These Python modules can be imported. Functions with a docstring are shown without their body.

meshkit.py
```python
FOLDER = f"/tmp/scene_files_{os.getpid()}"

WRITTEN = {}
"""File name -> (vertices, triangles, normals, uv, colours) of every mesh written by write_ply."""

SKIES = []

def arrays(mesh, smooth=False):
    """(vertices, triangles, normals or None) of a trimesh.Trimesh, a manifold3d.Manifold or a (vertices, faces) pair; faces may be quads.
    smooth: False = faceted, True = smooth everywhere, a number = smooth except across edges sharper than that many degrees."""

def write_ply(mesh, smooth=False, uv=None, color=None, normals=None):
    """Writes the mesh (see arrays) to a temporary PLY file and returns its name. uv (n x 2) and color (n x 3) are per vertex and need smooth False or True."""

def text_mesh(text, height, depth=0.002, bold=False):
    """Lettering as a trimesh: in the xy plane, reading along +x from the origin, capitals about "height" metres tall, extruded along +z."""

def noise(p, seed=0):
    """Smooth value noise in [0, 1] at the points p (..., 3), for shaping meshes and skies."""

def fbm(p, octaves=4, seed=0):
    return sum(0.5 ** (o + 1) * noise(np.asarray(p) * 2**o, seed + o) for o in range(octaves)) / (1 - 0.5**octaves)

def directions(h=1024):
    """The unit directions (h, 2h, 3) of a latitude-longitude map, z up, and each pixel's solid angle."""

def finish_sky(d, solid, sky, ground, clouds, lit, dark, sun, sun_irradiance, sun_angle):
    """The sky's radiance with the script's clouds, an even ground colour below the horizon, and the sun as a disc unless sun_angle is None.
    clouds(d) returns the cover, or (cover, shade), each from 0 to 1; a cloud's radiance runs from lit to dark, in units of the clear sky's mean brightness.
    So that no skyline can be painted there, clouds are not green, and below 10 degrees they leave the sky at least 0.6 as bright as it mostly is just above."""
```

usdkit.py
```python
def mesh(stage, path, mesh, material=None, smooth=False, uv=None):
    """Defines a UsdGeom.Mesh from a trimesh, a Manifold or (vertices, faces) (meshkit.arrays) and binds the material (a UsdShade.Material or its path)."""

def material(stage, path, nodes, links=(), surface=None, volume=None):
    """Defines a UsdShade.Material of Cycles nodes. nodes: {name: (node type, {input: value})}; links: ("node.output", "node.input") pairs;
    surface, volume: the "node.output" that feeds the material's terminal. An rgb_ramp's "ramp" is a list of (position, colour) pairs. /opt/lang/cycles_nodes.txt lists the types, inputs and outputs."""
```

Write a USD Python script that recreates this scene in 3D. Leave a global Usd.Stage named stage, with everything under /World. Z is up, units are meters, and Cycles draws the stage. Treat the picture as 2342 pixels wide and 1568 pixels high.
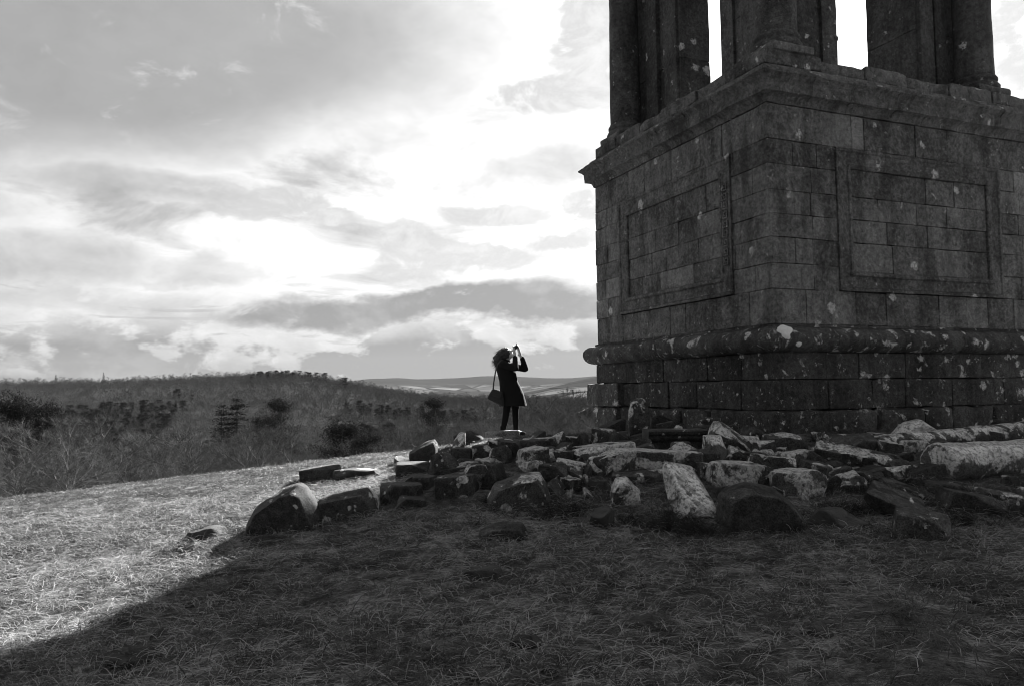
import math, random, numpy as np, trimesh, usdkit, meshkit
from pxr import Usd, UsdGeom, UsdLux, UsdShade, Sdf, Gf, Vt

stage = Usd.Stage.CreateInMemory()
UsdGeom.SetStageUpAxis(stage, 'Z')
UsdGeom.SetStageMetersPerUnit(stage, 1.0)
UsdGeom.Xform.Define(stage, '/World'); UsdGeom.Scope.Define(stage, '/World/Looks')
PI = math.pi

# ---------- camera (eye 1.6 m above the turf it stands on, looking along +y)
FPX, PITCH, ROLL, PW, PH = 1801.0, 0.05853, 0.01208, 2342, 1568
EYE = np.array([0, 0, 1.6])
cam = UsdGeom.Camera.Define(stage, '/World/view')
cam.CreateHorizontalApertureAttr(36.0); cam.CreateVerticalApertureAttr(36.0 * 685 / 1024)
cam.CreateFocalLengthAttr(36.0 * FPX / PW)
cam.CreateClippingRangeAttr((0.1, 60000))
EXPOSURE = 2.65; cam.CreateExposureAttr(EXPOSURE)
_m = Gf.Matrix4d().SetRotate(Gf.Rotation(Gf.Vec3d(0, 0, 1), -math.degrees(ROLL))) * Gf.Matrix4d().SetRotate(Gf.Rotation(Gf.Vec3d(1, 0, 0), 90 + math.degrees(PITCH)))
cam.AddTransformOp().Set(_m * Gf.Matrix4d().SetTranslate(Gf.Vec3d(*EYE.tolist())))

# ---------- shader graph helper
class Link(str): pass
class Graph:
    def __init__(self): self.n, self.l = {}, []
    def add(self, kind, out, **kw):
        name = f'{kind}_{len(self.n)}'; const = {}
        for k, v in kw.items():
            if isinstance(v, Link): self.l.append((str(v), f'{name}.{k}'))
            else: const[k] = v
        self.n[name] = (kind, const)
        return Link(f'{name}.{out}')
    def m(self, op, a, b=0.0, c=0.0): return self.add('math', 'value', math_type=op, value1=a, value2=b, value3=c)
    def remap(self, v, a, b, c=0.0, d=1.0): return self.add('map_range', 'result', range_type='smoothstep', value=v, from_min=a, from_max=b, to_min=c, to_max=d, clamp=True)
    def lin(self, v, a, b, c=0.0, d=1.0): return self.add('map_range', 'result', range_type='linear', value=v, from_min=a, from_max=b, to_min=c, to_max=d, clamp=True)
    def noise(self, vec, scale, detail=3.0, rough=0.5, out='fac', **k): return self.add('noise_texture', out, vector=vec, scale=scale, detail=detail, roughness=rough, **k)
    def mixf(self, f, a, b): return self.add('mix_float', 'result', fac=f, a=a, b=b)
    def done(self, name, surface=None, volume=None): return usdkit.material(stage, '/World/Looks/' + name, self.n, self.l, surface=surface, volume=volume)

# ---------- sun and sky
SUN_AZ, SUN_EL = math.radians(22.0), math.radians(25.0)
sun_dir = np.array([math.sin(SUN_AZ) * math.cos(SUN_EL), math.cos(SUN_AZ) * math.cos(SUN_EL), math.sin(SUN_EL)])
sun = UsdLux.DistantLight.Define(stage, '/World/sun')
sun.CreateNormalizeAttr(True); sun.CreateIntensityAttr(1.25); sun.CreateAngleAttr(0.53); sun.CreateColorAttr(Gf.Vec3f(1, 0.995, 0.985))
sun.AddRotateXYZOp().Set(Gf.Vec3f(90 - math.degrees(SUN_EL), 0, -math.degrees(SUN_AZ) + 180))
def _azel(px, py):
    """Azimuth and elevation (degrees) of a sight line, for laying out the clouds."""
    u, v = px - PW / 2, PH / 2 - py
    c, s = math.cos(ROLL), math.sin(ROLL)
    u, v = c * u + s * v, c * v - s * u
    y, z = math.cos(PITCH) - math.sin(PITCH) * v / FPX, math.sin(PITCH) + math.cos(PITCH) * v / FPX
    return math.degrees(math.atan2(u / FPX, y)), math.degrees(math.atan2(z, math.hypot(u / FPX, y)))

def make_sky():
    g = Graph()
    d = g.add('texture_coordinate', 'generated')
    d = g.add('vector_math', 'vector', math_type='normalize', vector1=d)
    g.n['sep'] = ('separate_xyz', {}); g.l.append((str(d), 'sep.vector'))
    X, Y, Z = Link('sep.x'), Link('sep.y'), Link('sep.z')
    az = g.m('multiply', g.m('arctan2', X, Y), 180 / PI)
    el = g.m('multiply', g.m('arcsine', Z), 180 / PI)
    # flat cloud deck seen in perspective: streaks that close up towards the horizon
    zz = g.m('add', g.m('maximum', Z, 0.0), 0.07)
    deck = g.add('combine_xyz', 'vector', x=g.m('divide', X, zz), y=g.m('divide', Y, zz), z=0.0)
    ae = g.add('combine_xyz', 'vector', x=g.m('multiply', az, 0.1), y=g.m('multiply', el, 0.17), z=0.37)
    n_str = g.noise(deck, 1.1, 7, 0.6, distortion=0.6)
    n_puf = g.noise(ae, 1.5, 8, 0.6)
    n_big = g.noise(ae, 0.55, 3, 0.5)
    n_fin = g.noise(ae, 2.2, 10, 0.66, distortion=0.5)
    wx = g.m('multiply', g.m('subtract', g.noise(ae, 0.9, 6, 0.6), 0.5), 9.0)
    wy = g.m('multiply', g.m('subtract', g.noise(g.add('vector_math', 'vector', math_type='add', vector1=ae, vector2=(7.3, 2.1, 4.0)), 0.9, 6, 0.6), 0.5), 5.5)
    A, E = g.m('add', az, wx), g.m('add', el, wy)
    def blob(px, py, rx, ry, soft=1.0, a=A, e=E, tilt=0.0):
        a0, e0 = _azel(px, py); k = 0.0318
        da, de = g.m('subtract', a, a0), g.m('subtract', e, e0)
        if tilt:
            c, s = math.cos(tilt), math.sin(tilt)
            da, de = g.m('add', g.m('multiply', da, c), g.m('multiply', de, s)), g.m('subtract', g.m('multiply', de, c), g.m('multiply', da, s))
        r = g.m('sqrt', g.m('add', g.m('power', g.m('divide', da, rx * k), 2.0), g.m('power', g.m('divide', de, ry * k), 2.0)))
        return g.remap(r, 1.0 - soft * 0.5, 1.0 + soft * 0.5, 1.0, 0.0)
    def union(items):
        acc = None
        for w, b in items:
            v = g.m('multiply', b, w) if w != 1 else b
            acc = v if acc is None else g.m('maximum', acc, v)
        return acc
    ang = g.m('multiply', g.m('arccosine', g.add('vector_math', 'value', math_type='dot_product', vector1=d, vector2=tuple(sun_dir))), 180 / PI)
    # ---- clear gaps
    gaps = union([(1, blob(610, 472, 150, 40, 0.7)), (1, blob(965, 585, 130, 66, 0.6)), (1, blob(1120, 600, 150, 34, 0.7)), (1.1, blob(1275, 205, 160, 60, 0.7)),
                  (1.1, blob(1345, 60, 95, 110, 0.7)), (1, blob(1110, 492, 120, 28, 0.8)), (1, blob(770, 510, 70, 26, 0.9)), (1, blob(1330, 470, 60, 40, 0.8)),
                  (1, blob(470, 425, 90, 20, 0.9)), (1, blob(2370, 70, 90, 150, 0.7)), (1, blob(1290, 545, 90, 22, 0.9)), (0.8, blob(420, 640, 130, 16, 0.9))])
    outside = g.m('multiply', g.remap(ang, 42, 75), g.remap(n_puf, 0.47, 0.60))
    clear = g.m('add', g.m('multiply', gaps, 0.74), g.m('multiply', g.m('subtract', n_fin, 0.5), 2.9))
    clear = g.remap(clear, 0.20, 0.80)
    clear = g.m('maximum', clear, g.m('multiply', outside, 0.9))
    # ---- grey parts of the clouds
    big = blob(150, 70, 860, 235, 0.85, tilt=0.10, a=g.m('add', az, g.m('multiply', wx, 0.8)), e=g.m('add', el, g.m('multiply', wy, 0.6)))
    grey = union([(0.88, big), (0.62, blob(330, 425, 260, 50, 1.2)), (0.55, blob(60, 590, 240, 60, 1.3)), (0.5, blob(150, 690, 330, 36, 1.3)), (0.45, blob(420, 610, 190, 26, 1.5)),
                  (0.97, blob(1010, 700, 470, 40, 0.8, tilt=0.05)), (0.90, blob(1330, 700, 260, 42, 0.8)), (0.5, blob(1270, 385, 170, 40, 1.3)), (0.30, blob(950, 330, 260, 40, 1.5)), (0.35, blob(30, 400, 160, 36, 1.4))])
    streak = g.remap(n_str, 0.42, 0.68, 0.0, 0.66)
    streak = g.m('multiply', streak, g.remap(az, -14, 8, 1.0, 0.55))
    low = g.remap(el, 8.0, 1.0, 0.0, 1.34)
    low = g.m('multiply', low, g.remap(az, -32, 30, 0.92, 1.0))
    # heaped clouds near the horizon: lit tops, greyer feet
    heap = g.remap(g.m('add', g.m('multiply', g.m('subtract', g.noise(ae, 2.4, 8, 0.58), 0.5), 1.3), g.m('multiply', g.m('subtract', n_big, 0.5), 0.9)), -0.04, 0.12)
    heap = g.m('multiply', heap, g.m('multiply', g.remap(el, 0.4, 1.6), g.remap(el, 6.0, 3.4)))
    low = g.m('subtract', low, g.m('multiply', heap, 0.48))
    grey = g.m('maximum', g.m('maximum', grey, g.m('maximum', streak, low)), g.m('multiply', g.remap(ang, 35, 80), 0.84))
    calm = g.m('subtract', 1.0, g.m('multiply', big, 0.80))
    grey = g.m('add', grey, g.m('multiply', g.m('multiply', g.m('subtract', n_puf, 0.5), 0.50), calm))
    grey = g.m('add', grey, g.m('multiply', g.m('subtract', g.noise(ae, 1.9, 9, 0.62, distortion=0.4), 0.46), g.m('multiply', calm, 0.85)))
    lum = g.lin(grey, 0.0, 1.0, 1.10, 0.33)
    lum = g.m('multiply', lum, g.remap(ang, 38, 95, 1.0, 0.50))
    glow = g.m('multiply', g.m('exponent', g.m('multiply', ang, -0.10)), 1.0)
    lum = g.m('add', lum, glow)
    lum = g.mixf(g.remap(el, -1.0, -12.0), lum, 0.12)
    # ---- the clear air between them
    sk = g.add('sky_texture', 'color', sky_type='single_scattering', sun_disc=False, sun_elevation=SUN_EL, sun_rotation=SUN_AZ)
    skb = g.m('multiply', g.add('rgb_to_bw', 'val', color=sk), 0.05 * 2 ** EXPOSURE)
    skb = g.m('divide', skb, g.m('add', g.m('multiply', skb, 0.9), 0.75))
    skb = g.m('multiply', skb, g.remap(n_fin, 0.3, 0.7, 0.72, 1.05))
    out = g.mixf(clear, lum, skb)
    out = g.m('multiply', out, 20.6 / 2 ** EXPOSURE)
    col = g.add('combine_color', 'color', r=out, g=out, b=out)
    bg = g.add('background_shader', 'background', color=col, strength=0.05)
    dome = UsdLux.DomeLight.Define(stage, '/World/sky')
    dome.GetPrim().SetCustomDataByKey('kind', 'structure')
    UsdShade.MaterialBindingAPI.Apply(dome.GetPrim()).Bind(g.done('sky_look', surface=bg))
make_sky()
# ---------- terrain height
def sstep(x, a, b):
    t = np.clip((np.asarray(x, float) - a) / (b - a), 0, 1); return t * t * (3 - 2 * t)
def fbm2(x, y, scale, octv=3, seed=0):
    p = np.stack([np.asarray(x, float) / scale, np.asarray(y, float) / scale, np.zeros_like(np.asarray(x, float)) + 0.5], -1)
    return meshkit.fbm(p, octv, seed) - 0.5
def hill(x, y, fine=True):
    x, y = np.asarray(x, float), np.asarray(y, float)
    zc = np.interp(y, [-60, -4, 4, 6, 8, 11, 13.5, 16, 30], [-3, -.12, 0.0, 0.07, 0.22, 0.50, 0.68, 0.78, 0.86])
    side = np.maximum(0, -x - 0.4)
    z = zc - 0.078 * side ** 1.08
    z = z - 0.02 * np.maximum(0, x - 12) ** 1.3
    z = z + 0.16 * sstep(y, 8.3, 10.5) * sstep(y, 15.5, 12.5) * sstep(x, -2.2, 0.5)   # earth under the rubble
    over = np.maximum(0, y + 0.12 * np.maximum(0, -x) - 12.6 - 0.55 * np.maximum(0, x + 0.6))
    z = z - 0.03 * over ** 2 / (1 + 0.075 * over)
    if fine:
        z = z + 0.09 * fbm2(x, y, 1.7, 3, 3) + 0.075 * fbm2(x, y, 0.5, 2, 9)
    return z
_YS = [0, 30, 60, 100, 160, 250, 330, 430, 560, 640, 760, 1000, 1500, 2500, 4000, 9000]
_ZS = {'left':  [-2, -7, -13, -19, -25, -29, -24, -12, 0, 4, -3, -20, -40, -45, -45, -40],
       'mid':   [-2, -7, -12, -16, -21, -24, -19, -8, 4, 9, 8, -10, -38, -45, -42, -30],
       'cent':  [-2, -6, -10, -14, -18, -22, -19, -13.5, -10, -10, -14, -31, -44, -46, -42, -30],
       'right': [-2, -5, -8, -10, -12, -14, -14, -12, -12, -14, -16, -15, -6, 6, 14, 20]}
_AZ = [-40, -16.5, -4.5, 5.5]
def valley(x, y):
    x, y = np.asarray(x, float), np.asarray(y, float)
    r = np.hypot(x, y); az = np.degrees(np.arctan2(x, np.maximum(y, 1e-6)))
    cols = [np.interp(r, _YS, _ZS[k]) for k in ('left', 'mid', 'cent', 'right')]
    z = cols[0]
    for k in range(3):
        t = sstep(az, _AZ[k], _AZ[k + 1]); z = z * (1 - t) + cols[k + 1] * t
    z = z + 9 * fbm2(x, y, 160, 3, 5) * sstep(r, 80, 260) + 1.2 * fbm2(x, y, 22, 2, 6) * sstep(r, 30, 60)
    # the far ridges
    far = 96 * sstep(r, 4200, 6200) * np.exp(-((az + 9.5) / 5.0) ** 2) + 92 * sstep(r, 5200, 7600) * np.exp(-((az + 1.5) / 4.5) ** 2) + 62 * sstep(r, 2600, 4000) * np.exp(-((az - 8.5) / 4.5) ** 2) + 60 * sstep(r, 6000, 8500)
    return z + far * (1 + 0.5 * fbm2(x, y, 900, 3, 8))
def H(x, y, fine=True):
    """Ground height: the hilltop near the camera, the wooded valley beyond it."""
    h, v = hill(x, y, fine), valley(x, y)
    r = np.hypot(x, y); t = sstep(y + 0.12 * np.maximum(0, -np.asarray(x, float)) - 0.35 * np.maximum(0, np.asarray(x, float)), 24, 46)
    return h * (1 - t) + v * t
# ---------- sight lines of the photograph, used to lay things out on the ground
def ray(px, py):
    u, v = px - PW / 2, PH / 2 - py
    c, s = math.cos(ROLL), math.sin(ROLL)
    u, v = c * u + s * v, c * v - s * u
    c, s = math.cos(PITCH), math.sin(PITCH)
    y, z = c - s * v / FPX, s + c * v / FPX
    return np.array([u / FPX, y, z]) / y
def at(px, py, depth): return EYE + ray(px, py) * depth
def on_ground(px, py, lift=0.0):
    r = ray(px, py); ys = np.arange(2.5, 60, 0.02)
    p = EYE[None] + r[None] * ys[:, None]
    below = p[:, 2] < H(p[:, 0], p[:, 1], False) + lift
    k = np.argmax(below) if below.any() else len(ys) - 1
    return p[k]
# ---------- materials: everything is grey, as in the black and white photograph
def stone_look(name, lo, hi, lichen=0.3, spots=0.35, top=0.0, bump=0.5, streak=0.0, size=5.0, warp=0.24):
    """Weathered gritstone: mottled tone, pale crusts of lichen (round spots and ragged patches)."""
    g = Graph()
    p = g.add('geometry', 'position')
    rnd = g.add('object_info', 'random')
    n1 = g.noise(p, 2.3, 5, 0.6); n2 = g.noise(p, 14.0, 5, 0.65); n3 = g.noise(p, 70.0, 3, 0.6)
    t = g.m('add', g.m('multiply', n1, 0.34), g.m('add', g.m('multiply', n2, 0.52), g.m('multiply', n3, 0.24)))
    t = g.m('add', t, g.m('multiply', g.m('subtract', rnd, 0.5), 0.09))
    base = g.mixf(g.remap(t, 0.38, 0.76), lo, hi)
    if streak:
        st = g.noise(g.add('mapping', 'vector', vector=p, scale=(1.9, 1.9, 0.5)), 1.3, 6, 0.65)
        base = g.m('multiply', base, g.remap(st, 0.42, 0.66, 1.0, 1.0 - streak))
    base = g.m('multiply', base, g.remap(n3, 0.30, 0.60, 0.42, 1.15))
    w = g.add('vector_math', 'vector', math_type='scale', vector1=g.noise(p, 13.0, 5, 0.65, out='color'), scale=warp)
    pw = g.add('vector_math', 'vector', math_type='add', vector1=p, vector2=w)
    g.n['vo'] = ('voronoi_texture', dict(scale=size, feature='f1')); g.l.append((str(pw), 'vo.vector'))
    g.n['vs'] = ('separate_color', {}); g.l.append(('vo.color', 'vs.color'))
    dist, cr, cg = Link('vo.distance'), Link('vs.r'), Link('vs.g')
    rad = g.m('multiply', g.lin(cr, 1.0 - spots, 1.0), g.m('add', g.m('multiply', cg, 0.34), 0.20))
    spot = g.remap(g.m('subtract', rad, dist), 0.0, 0.09 if warp > 0.2 else 0.05)
    g.n['vq'] = ('voronoi_texture', dict(scale=size * 3.4, feature='f1')); g.l.append((str(pw), 'vq.vector'))
    g.n['vr'] = ('separate_color', {}); g.l.append(('vq.color', 'vr.color'))
    dot = g.remap(g.m('subtract', g.m('multiply', g.lin(Link('vr.r'), 0.55, 1.0), 0.42), Link('vq.distance')), 0.0, 0.10)
    dot = g.m('multiply', dot, g.remap(g.noise(p, 1.5, 4, 0.6), 0.56 - spots * 0.35, 0.70 - spots * 0.35))
    pat = g.noise(p, 3.6, 6, 0.62, distortion=0.4)
    g.n['nz'] = ('separate_xyz', {}); g.l.append((str(g.add('geometry', 'normal')), 'nz.vector'))
    up = g.m('multiply', Link('nz.z'), top)
    patch = g.remap(g.m('add', pat, g.m('add', up, g.m('multiply', g.m('subtract', rnd, 0.5), 0.10))), 0.80 - lichen * 0.5, 0.86 - lichen * 0.5)
    crumb = g.m('multiply', g.remap(g.noise(p, 26.0, 4, 0.7), 0.36, 0.54), g.remap(g.noise(p, 8.0, 3, 0.6), 0.36, 0.5, 0.35, 1.0))
    mask = g.m('multiply', g.m('maximum', g.m('maximum', spot, g.m('multiply', dot, 0.8)), patch), g.m('add', g.m('multiply', crumb, 0.82), 0.18))
    tone = g.mixf(g.noise(p, 40.0, 3, 0.6), 0.20, 0.60)
    colr = g.mixf(mask, base, tone)
    hgt = g.m('add', g.m('add', g.m('multiply', n2, 0.8), g.m('multiply', n3, 0.45)), g.m('multiply', mask, 0.25))
    b = g.add('bump', 'normal', height=hgt, strength=bump, distance=0.02)
    s = g.add('principled_bsdf', 'BSDF', base_color=g.add('combine_color', 'color', r=colr, g=colr, b=colr), roughness=0.92, specular_ior_level=0.2, normal=b)
    return g.done(name, surface=s)
def plain_look(name, lo, hi, scale=20.0, rough=0.85, spec=0.25, bump=0.3, trans=0.0, island=False, tree=False):
    g = Graph()
    p = g.add('geometry', 'position')
    f = g.add('geometry', 'random_per_island') if island else g.noise(p, scale, 4, 0.6)
    if tree: f = g.m('add', g.m('multiply', f, 0.5), g.m('multiply', g.add('object_info', 'random'), 0.5))
    v = g.mixf(f, lo, hi)
    if island: v = g.m('multiply', v, g.mixf(g.noise(p, 1.1, 3, 0.6), 0.45, 1.5)); v = g.m('multiply', v, g.remap(g.noise(p, 5.5, 4, 0.65), 0.33, 0.66, 0.45, 1.45))
    c = g.add('combine_color', 'color', r=v, g=v, b=v)
    kw = {}
    if bump: kw['normal'] = g.add('bump', 'normal', height=g.noise(p, scale * 2, 4, 0.6), strength=bump, distance=0.01)
    s = g.add('principled_bsdf', 'BSDF', base_color=c, roughness=rough, specular_ior_level=spec, **kw) if spec > 0.06 else g.add('diffuse_bsdf', 'BSDF', color=c, **kw)
    if trans:
        s = g.add('mix_closure', 'closure', fac=trans, closure1=s, closure2=g.add('translucent_bsdf', 'BSDF', color=c))
    return g.done(name, surface=s)
M = {}
M['ashlar'] = stone_look('ashlar', 0.035, 0.20, lichen=0.22, spots=0.15, bump=0.9, streak=0.50, size=3.6)
M['ashlar_pale'] = stone_look('ashlar_pale', 0.07, 0.24, lichen=0.16, spots=0.08, bump=0.8, streak=0.3, size=4.0)
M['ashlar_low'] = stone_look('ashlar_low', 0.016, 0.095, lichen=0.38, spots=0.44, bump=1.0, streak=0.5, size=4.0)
M['cornice'] = stone_look('cornice', 0.035, 0.17, lichen=0.28, spots=0.18, top=0.14, bump=1.0, streak=0.5, size=4.0)
M['upper'] = stone_look('upper', 0.025, 0.11, lichen=0.20, spots=0.24, bump=0.7, streak=0.4, size=3.2)
M['rock'] = stone_look('rock', 0.012, 0.060, lichen=0.22, spots=0.14, top=0.10, bump=0.9, size=3.8, warp=0.11)
M['rock_spotted'] = stone_look('rock_spotted', 0.012, 0.060, lichen=0.34, spots=0.62, top=0.06, bump=0.9, size=4.0, warp=0.09)
M['rock_pale'] = stone_look('rock_pale', 0.014, 0.075, lichen=0.54, spots=0.45, top=0.13, bump=0.9, size=4.2, warp=0.12)
M['rock_white'] = stone_look('rock_white', 0.02, 0.09, lichen=0.60, spots=0.40, top=0.20, bump=0.9, size=4.2, warp=0.14)
M['lichen'] = plain_look('lichen', 0.42, 0.62, 22, bump=0.8)
M['mortar'] = plain_look('mortar', 0.03, 0.07, 12)
M['earth'] = plain_look('earth', 0.012, 0.035, 30, bump=1.0)
M['grass'] = plain_look('grass_blades', 0.08, 0.66, rough=0.6, spec=0.3, bump=0, trans=0.4, island=True)
M['twig'] = plain_look('twig', 0.04, 0.12, 3, rough=0.9, spec=0.05, bump=0, tree=True)
M['straw'] = plain_look('straw', 0.22, 0.52, rough=0.7, spec=0.1, bump=0, trans=0.3)
M['tussock'] = plain_look('tussock', 0.04, 0.34, rough=0.7, spec=0.05, bump=0, trans=0.3, island=True)
M['bark'] = plain_look('bark', 0.03, 0.15, 7, rough=0.85, spec=0.05, bump=0.4, tree=True)
M['needles'] = plain_look('needles', 0.018, 0.045, rough=0.9, spec=0.02, bump=0, trans=0.1, island=True)
M['skin'] = plain_look('skin', 0.34, 0.40, 40, rough=0.55, bump=0)
M['coat'] = plain_look('coat', 0.008, 0.013, 60, rough=0.95, spec=0.1, bump=0.3)
M['leggings'] = plain_look('leggings', 0.006, 0.010, 60, rough=0.95, spec=0.1, bump=0.2)
M['hair'] = plain_look('hair', 0.012, 0.03, 60, rough=0.5, spec=0.4, bump=0.6)
M['bag'] = plain_look('bag', 0.012, 0.02, 50, rough=0.7, bump=0.3)
M['strap'] = plain_look('strap', 0.03, 0.06, 50, rough=0.6, bump=0)
M['tunic'] = plain_look('tunic', 0.55, 0.65, 40, rough=0.9, bump=0.1)
M['camera_black'] = plain_look('camera_black', 0.01, 0.015, 50, rough=0.45, bump=0)
M['camera_silver'] = plain_look('camera_silver', 0.45, 0.55, 50, rough=0.3, spec=0.6, bump=0)
M['wall_white'] = plain_look('wall_white', 0.6, 0.7, 5, bump=0)
M['slate'] = plain_look('slate', 0.10, 0.14, 5, bump=0)
g = Graph(); p = g.add('geometry', 'position')
v = g.m('multiply', g.mixf(g.remap(g.noise(p, 1.3, 5, 0.65), 0.3, 0.7), 0.12, 0.25), g.remap(g.noise(p, 7.0, 4, 0.7), 0.30, 0.66, 0.40, 1.35))
sw = g.add('vector_math', 'vector', math_type='scale', vector1=g.noise(p, 0.8, 3, 0.5, out='color'), scale=0.9)   # matted thatch, combed this way and that
pt = g.add('mapping', 'vector', vector=g.add('vector_math', 'vector', math_type='add', vector1=p, vector2=sw), scale=(14.0, 85.0, 40.0))
th = g.noise(pt, 1.0, 4, 0.65, distortion=1.2)
v = g.m('multiply', v, g.remap(th, 0.33, 0.68, 0.35, 1.65))
M['turf'] = g.done('turf', surface=g.add('diffuse_bsdf', 'BSDF', color=g.add('combine_color', 'color', r=v, g=v, b=v), normal=g.add('bump', 'normal', height=g.m('add', th, g.noise(p, 22.0, 4, 0.7)), strength=1.0, distance=0.05)))
g = Graph(); p = g.add('geometry', 'position')                      # woodland floor near by, a patchwork of fields far off
g.n['fv'] = ('voronoi_texture', dict(scale=1.0)); g.l.append((str(g.add('mapping', 'vector', vector=p, scale=(0.0042, 0.0020, 0.0))), 'fv.vector'))
g.n['fe'] = ('voronoi_texture', dict(scale=1.0, feature='distance_to_edge')); g.l.append((str(g.add('mapping', 'vector', vector=p, scale=(0.0042, 0.0020, 0.0))), 'fe.vector'))
g.n['fs'] = ('separate_color', {}); g.l.append(('fv.color', 'fs.color'))
field = g.m('multiply', g.mixf(g.m('power', Link('fs.r'), 1.8), 0.02, 0.12), g.remap(Link('fe.distance'), 0.02, 0.05, 0.25, 1.0))
r = g.add('vector_math', 'value', math_type='length', vector1=p)
moor = g.mixf(g.noise(p, 0.004, 5, 0.6), 0.012, 0.03)
field = g.mixf(g.remap(g.add('separate_xyz', 'z', vector=p), 5, 60), field, moor)
wood = g.mixf(g.noise(p, 0.05, 6, 0.7), 0.015, 0.05)
v = g.mixf(g.remap(r, 900, 1150), wood, field)
M['land'] = g.done('land', surface=g.add('diffuse_bsdf', 'BSDF', color=g.add('combine_color', 'color', r=v, g=v, b=v)))

# ---------- object helpers
taken = {}
def numbered(parent, name):
    k = taken.get((parent, name), -1) + 1; taken[(parent, name)] = k
    return f'{parent}/{name}' if k == 0 else f'{parent}/{name}_{k:03d}'
def tag(prim, label=None, category=None, group=None, kind=None):
    for k, v in (('label', label), ('category', category), ('group', group), ('kind', kind)):
        if v: prim.SetCustomDataByKey(k, v)
    return prim
def thing(name, label, category, loc=(0, 0, 0), group=None):
    x = UsdGeom.Xform.Define(stage, numbered('/World', name)); x.AddTranslateOp().Set(Gf.Vec3d(*map(float, loc)))
    x.GetPrim().SetCustomDataByKey('base', Gf.Vec3d(*map(float, loc)))
    return tag(x.GetPrim(), label, category, group)
def obj(name, mesh, mat, parent=None, smooth=False):
    """One mesh as a part of parent (given in world coordinates), or at top level."""
    path = numbered(str(parent.GetPath()) if parent else '/World', name)
    if not hasattr(mesh, 'vertices'): mesh = trimesh.Trimesh(*mesh, process=False)
    q = parent
    while q and q.GetPath() != Sdf.Path('/World'):
        b = q.GetCustomDataByKey('base')
        if b is not None: mesh = trimesh.Trimesh(np.asarray(mesh.vertices) - np.array(b), mesh.faces, process=False); break
        q = q.GetParent()
    return usdkit.mesh(stage, path, mesh, M[mat], smooth=smooth).GetPrim()
def join(ms):
    vs, fs, n = [], [], 0
    for m in ms:
        v, f = (np.asarray(m.vertices), np.asarray(m.faces)) if hasattr(m, 'vertices') else m
        vs.append(v); fs.append(f + n); n += len(v)
    return np.vstack(vs), np.vstack(fs)
def cube_points(lines):
    """A cube surface gridded at the given lines (0..1) on each axis: vertices 0..1 and triangles, outward."""
    vs, fs, n = [], [], 0
    for ax in range(3):
        a, b = (ax + 1) % 3, (ax + 2) % 3
        A, B = np.meshgrid(lines[a], lines[b], indexing='ij'); na, nb = A.shape
        for side in (0, 1):
            v = np.zeros((na * nb, 3)); v[:, a], v[:, b], v[:, ax] = A.ravel(), B.ravel(), side
            i = (np.arange(na - 1)[:, None] * nb + np.arange(nb - 1)[None]).ravel()
            q = np.stack([i, i + nb, i + nb + 1, i + 1], 1)
            if side == 0: q = q[:, ::-1]
            vs.append(v); fs.append(np.vstack([q[:, [0, 1, 2]], q[:, [0, 2, 3]]]) + n); n += len(v)
    return np.vstack(vs), np.vstack(fs)
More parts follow.
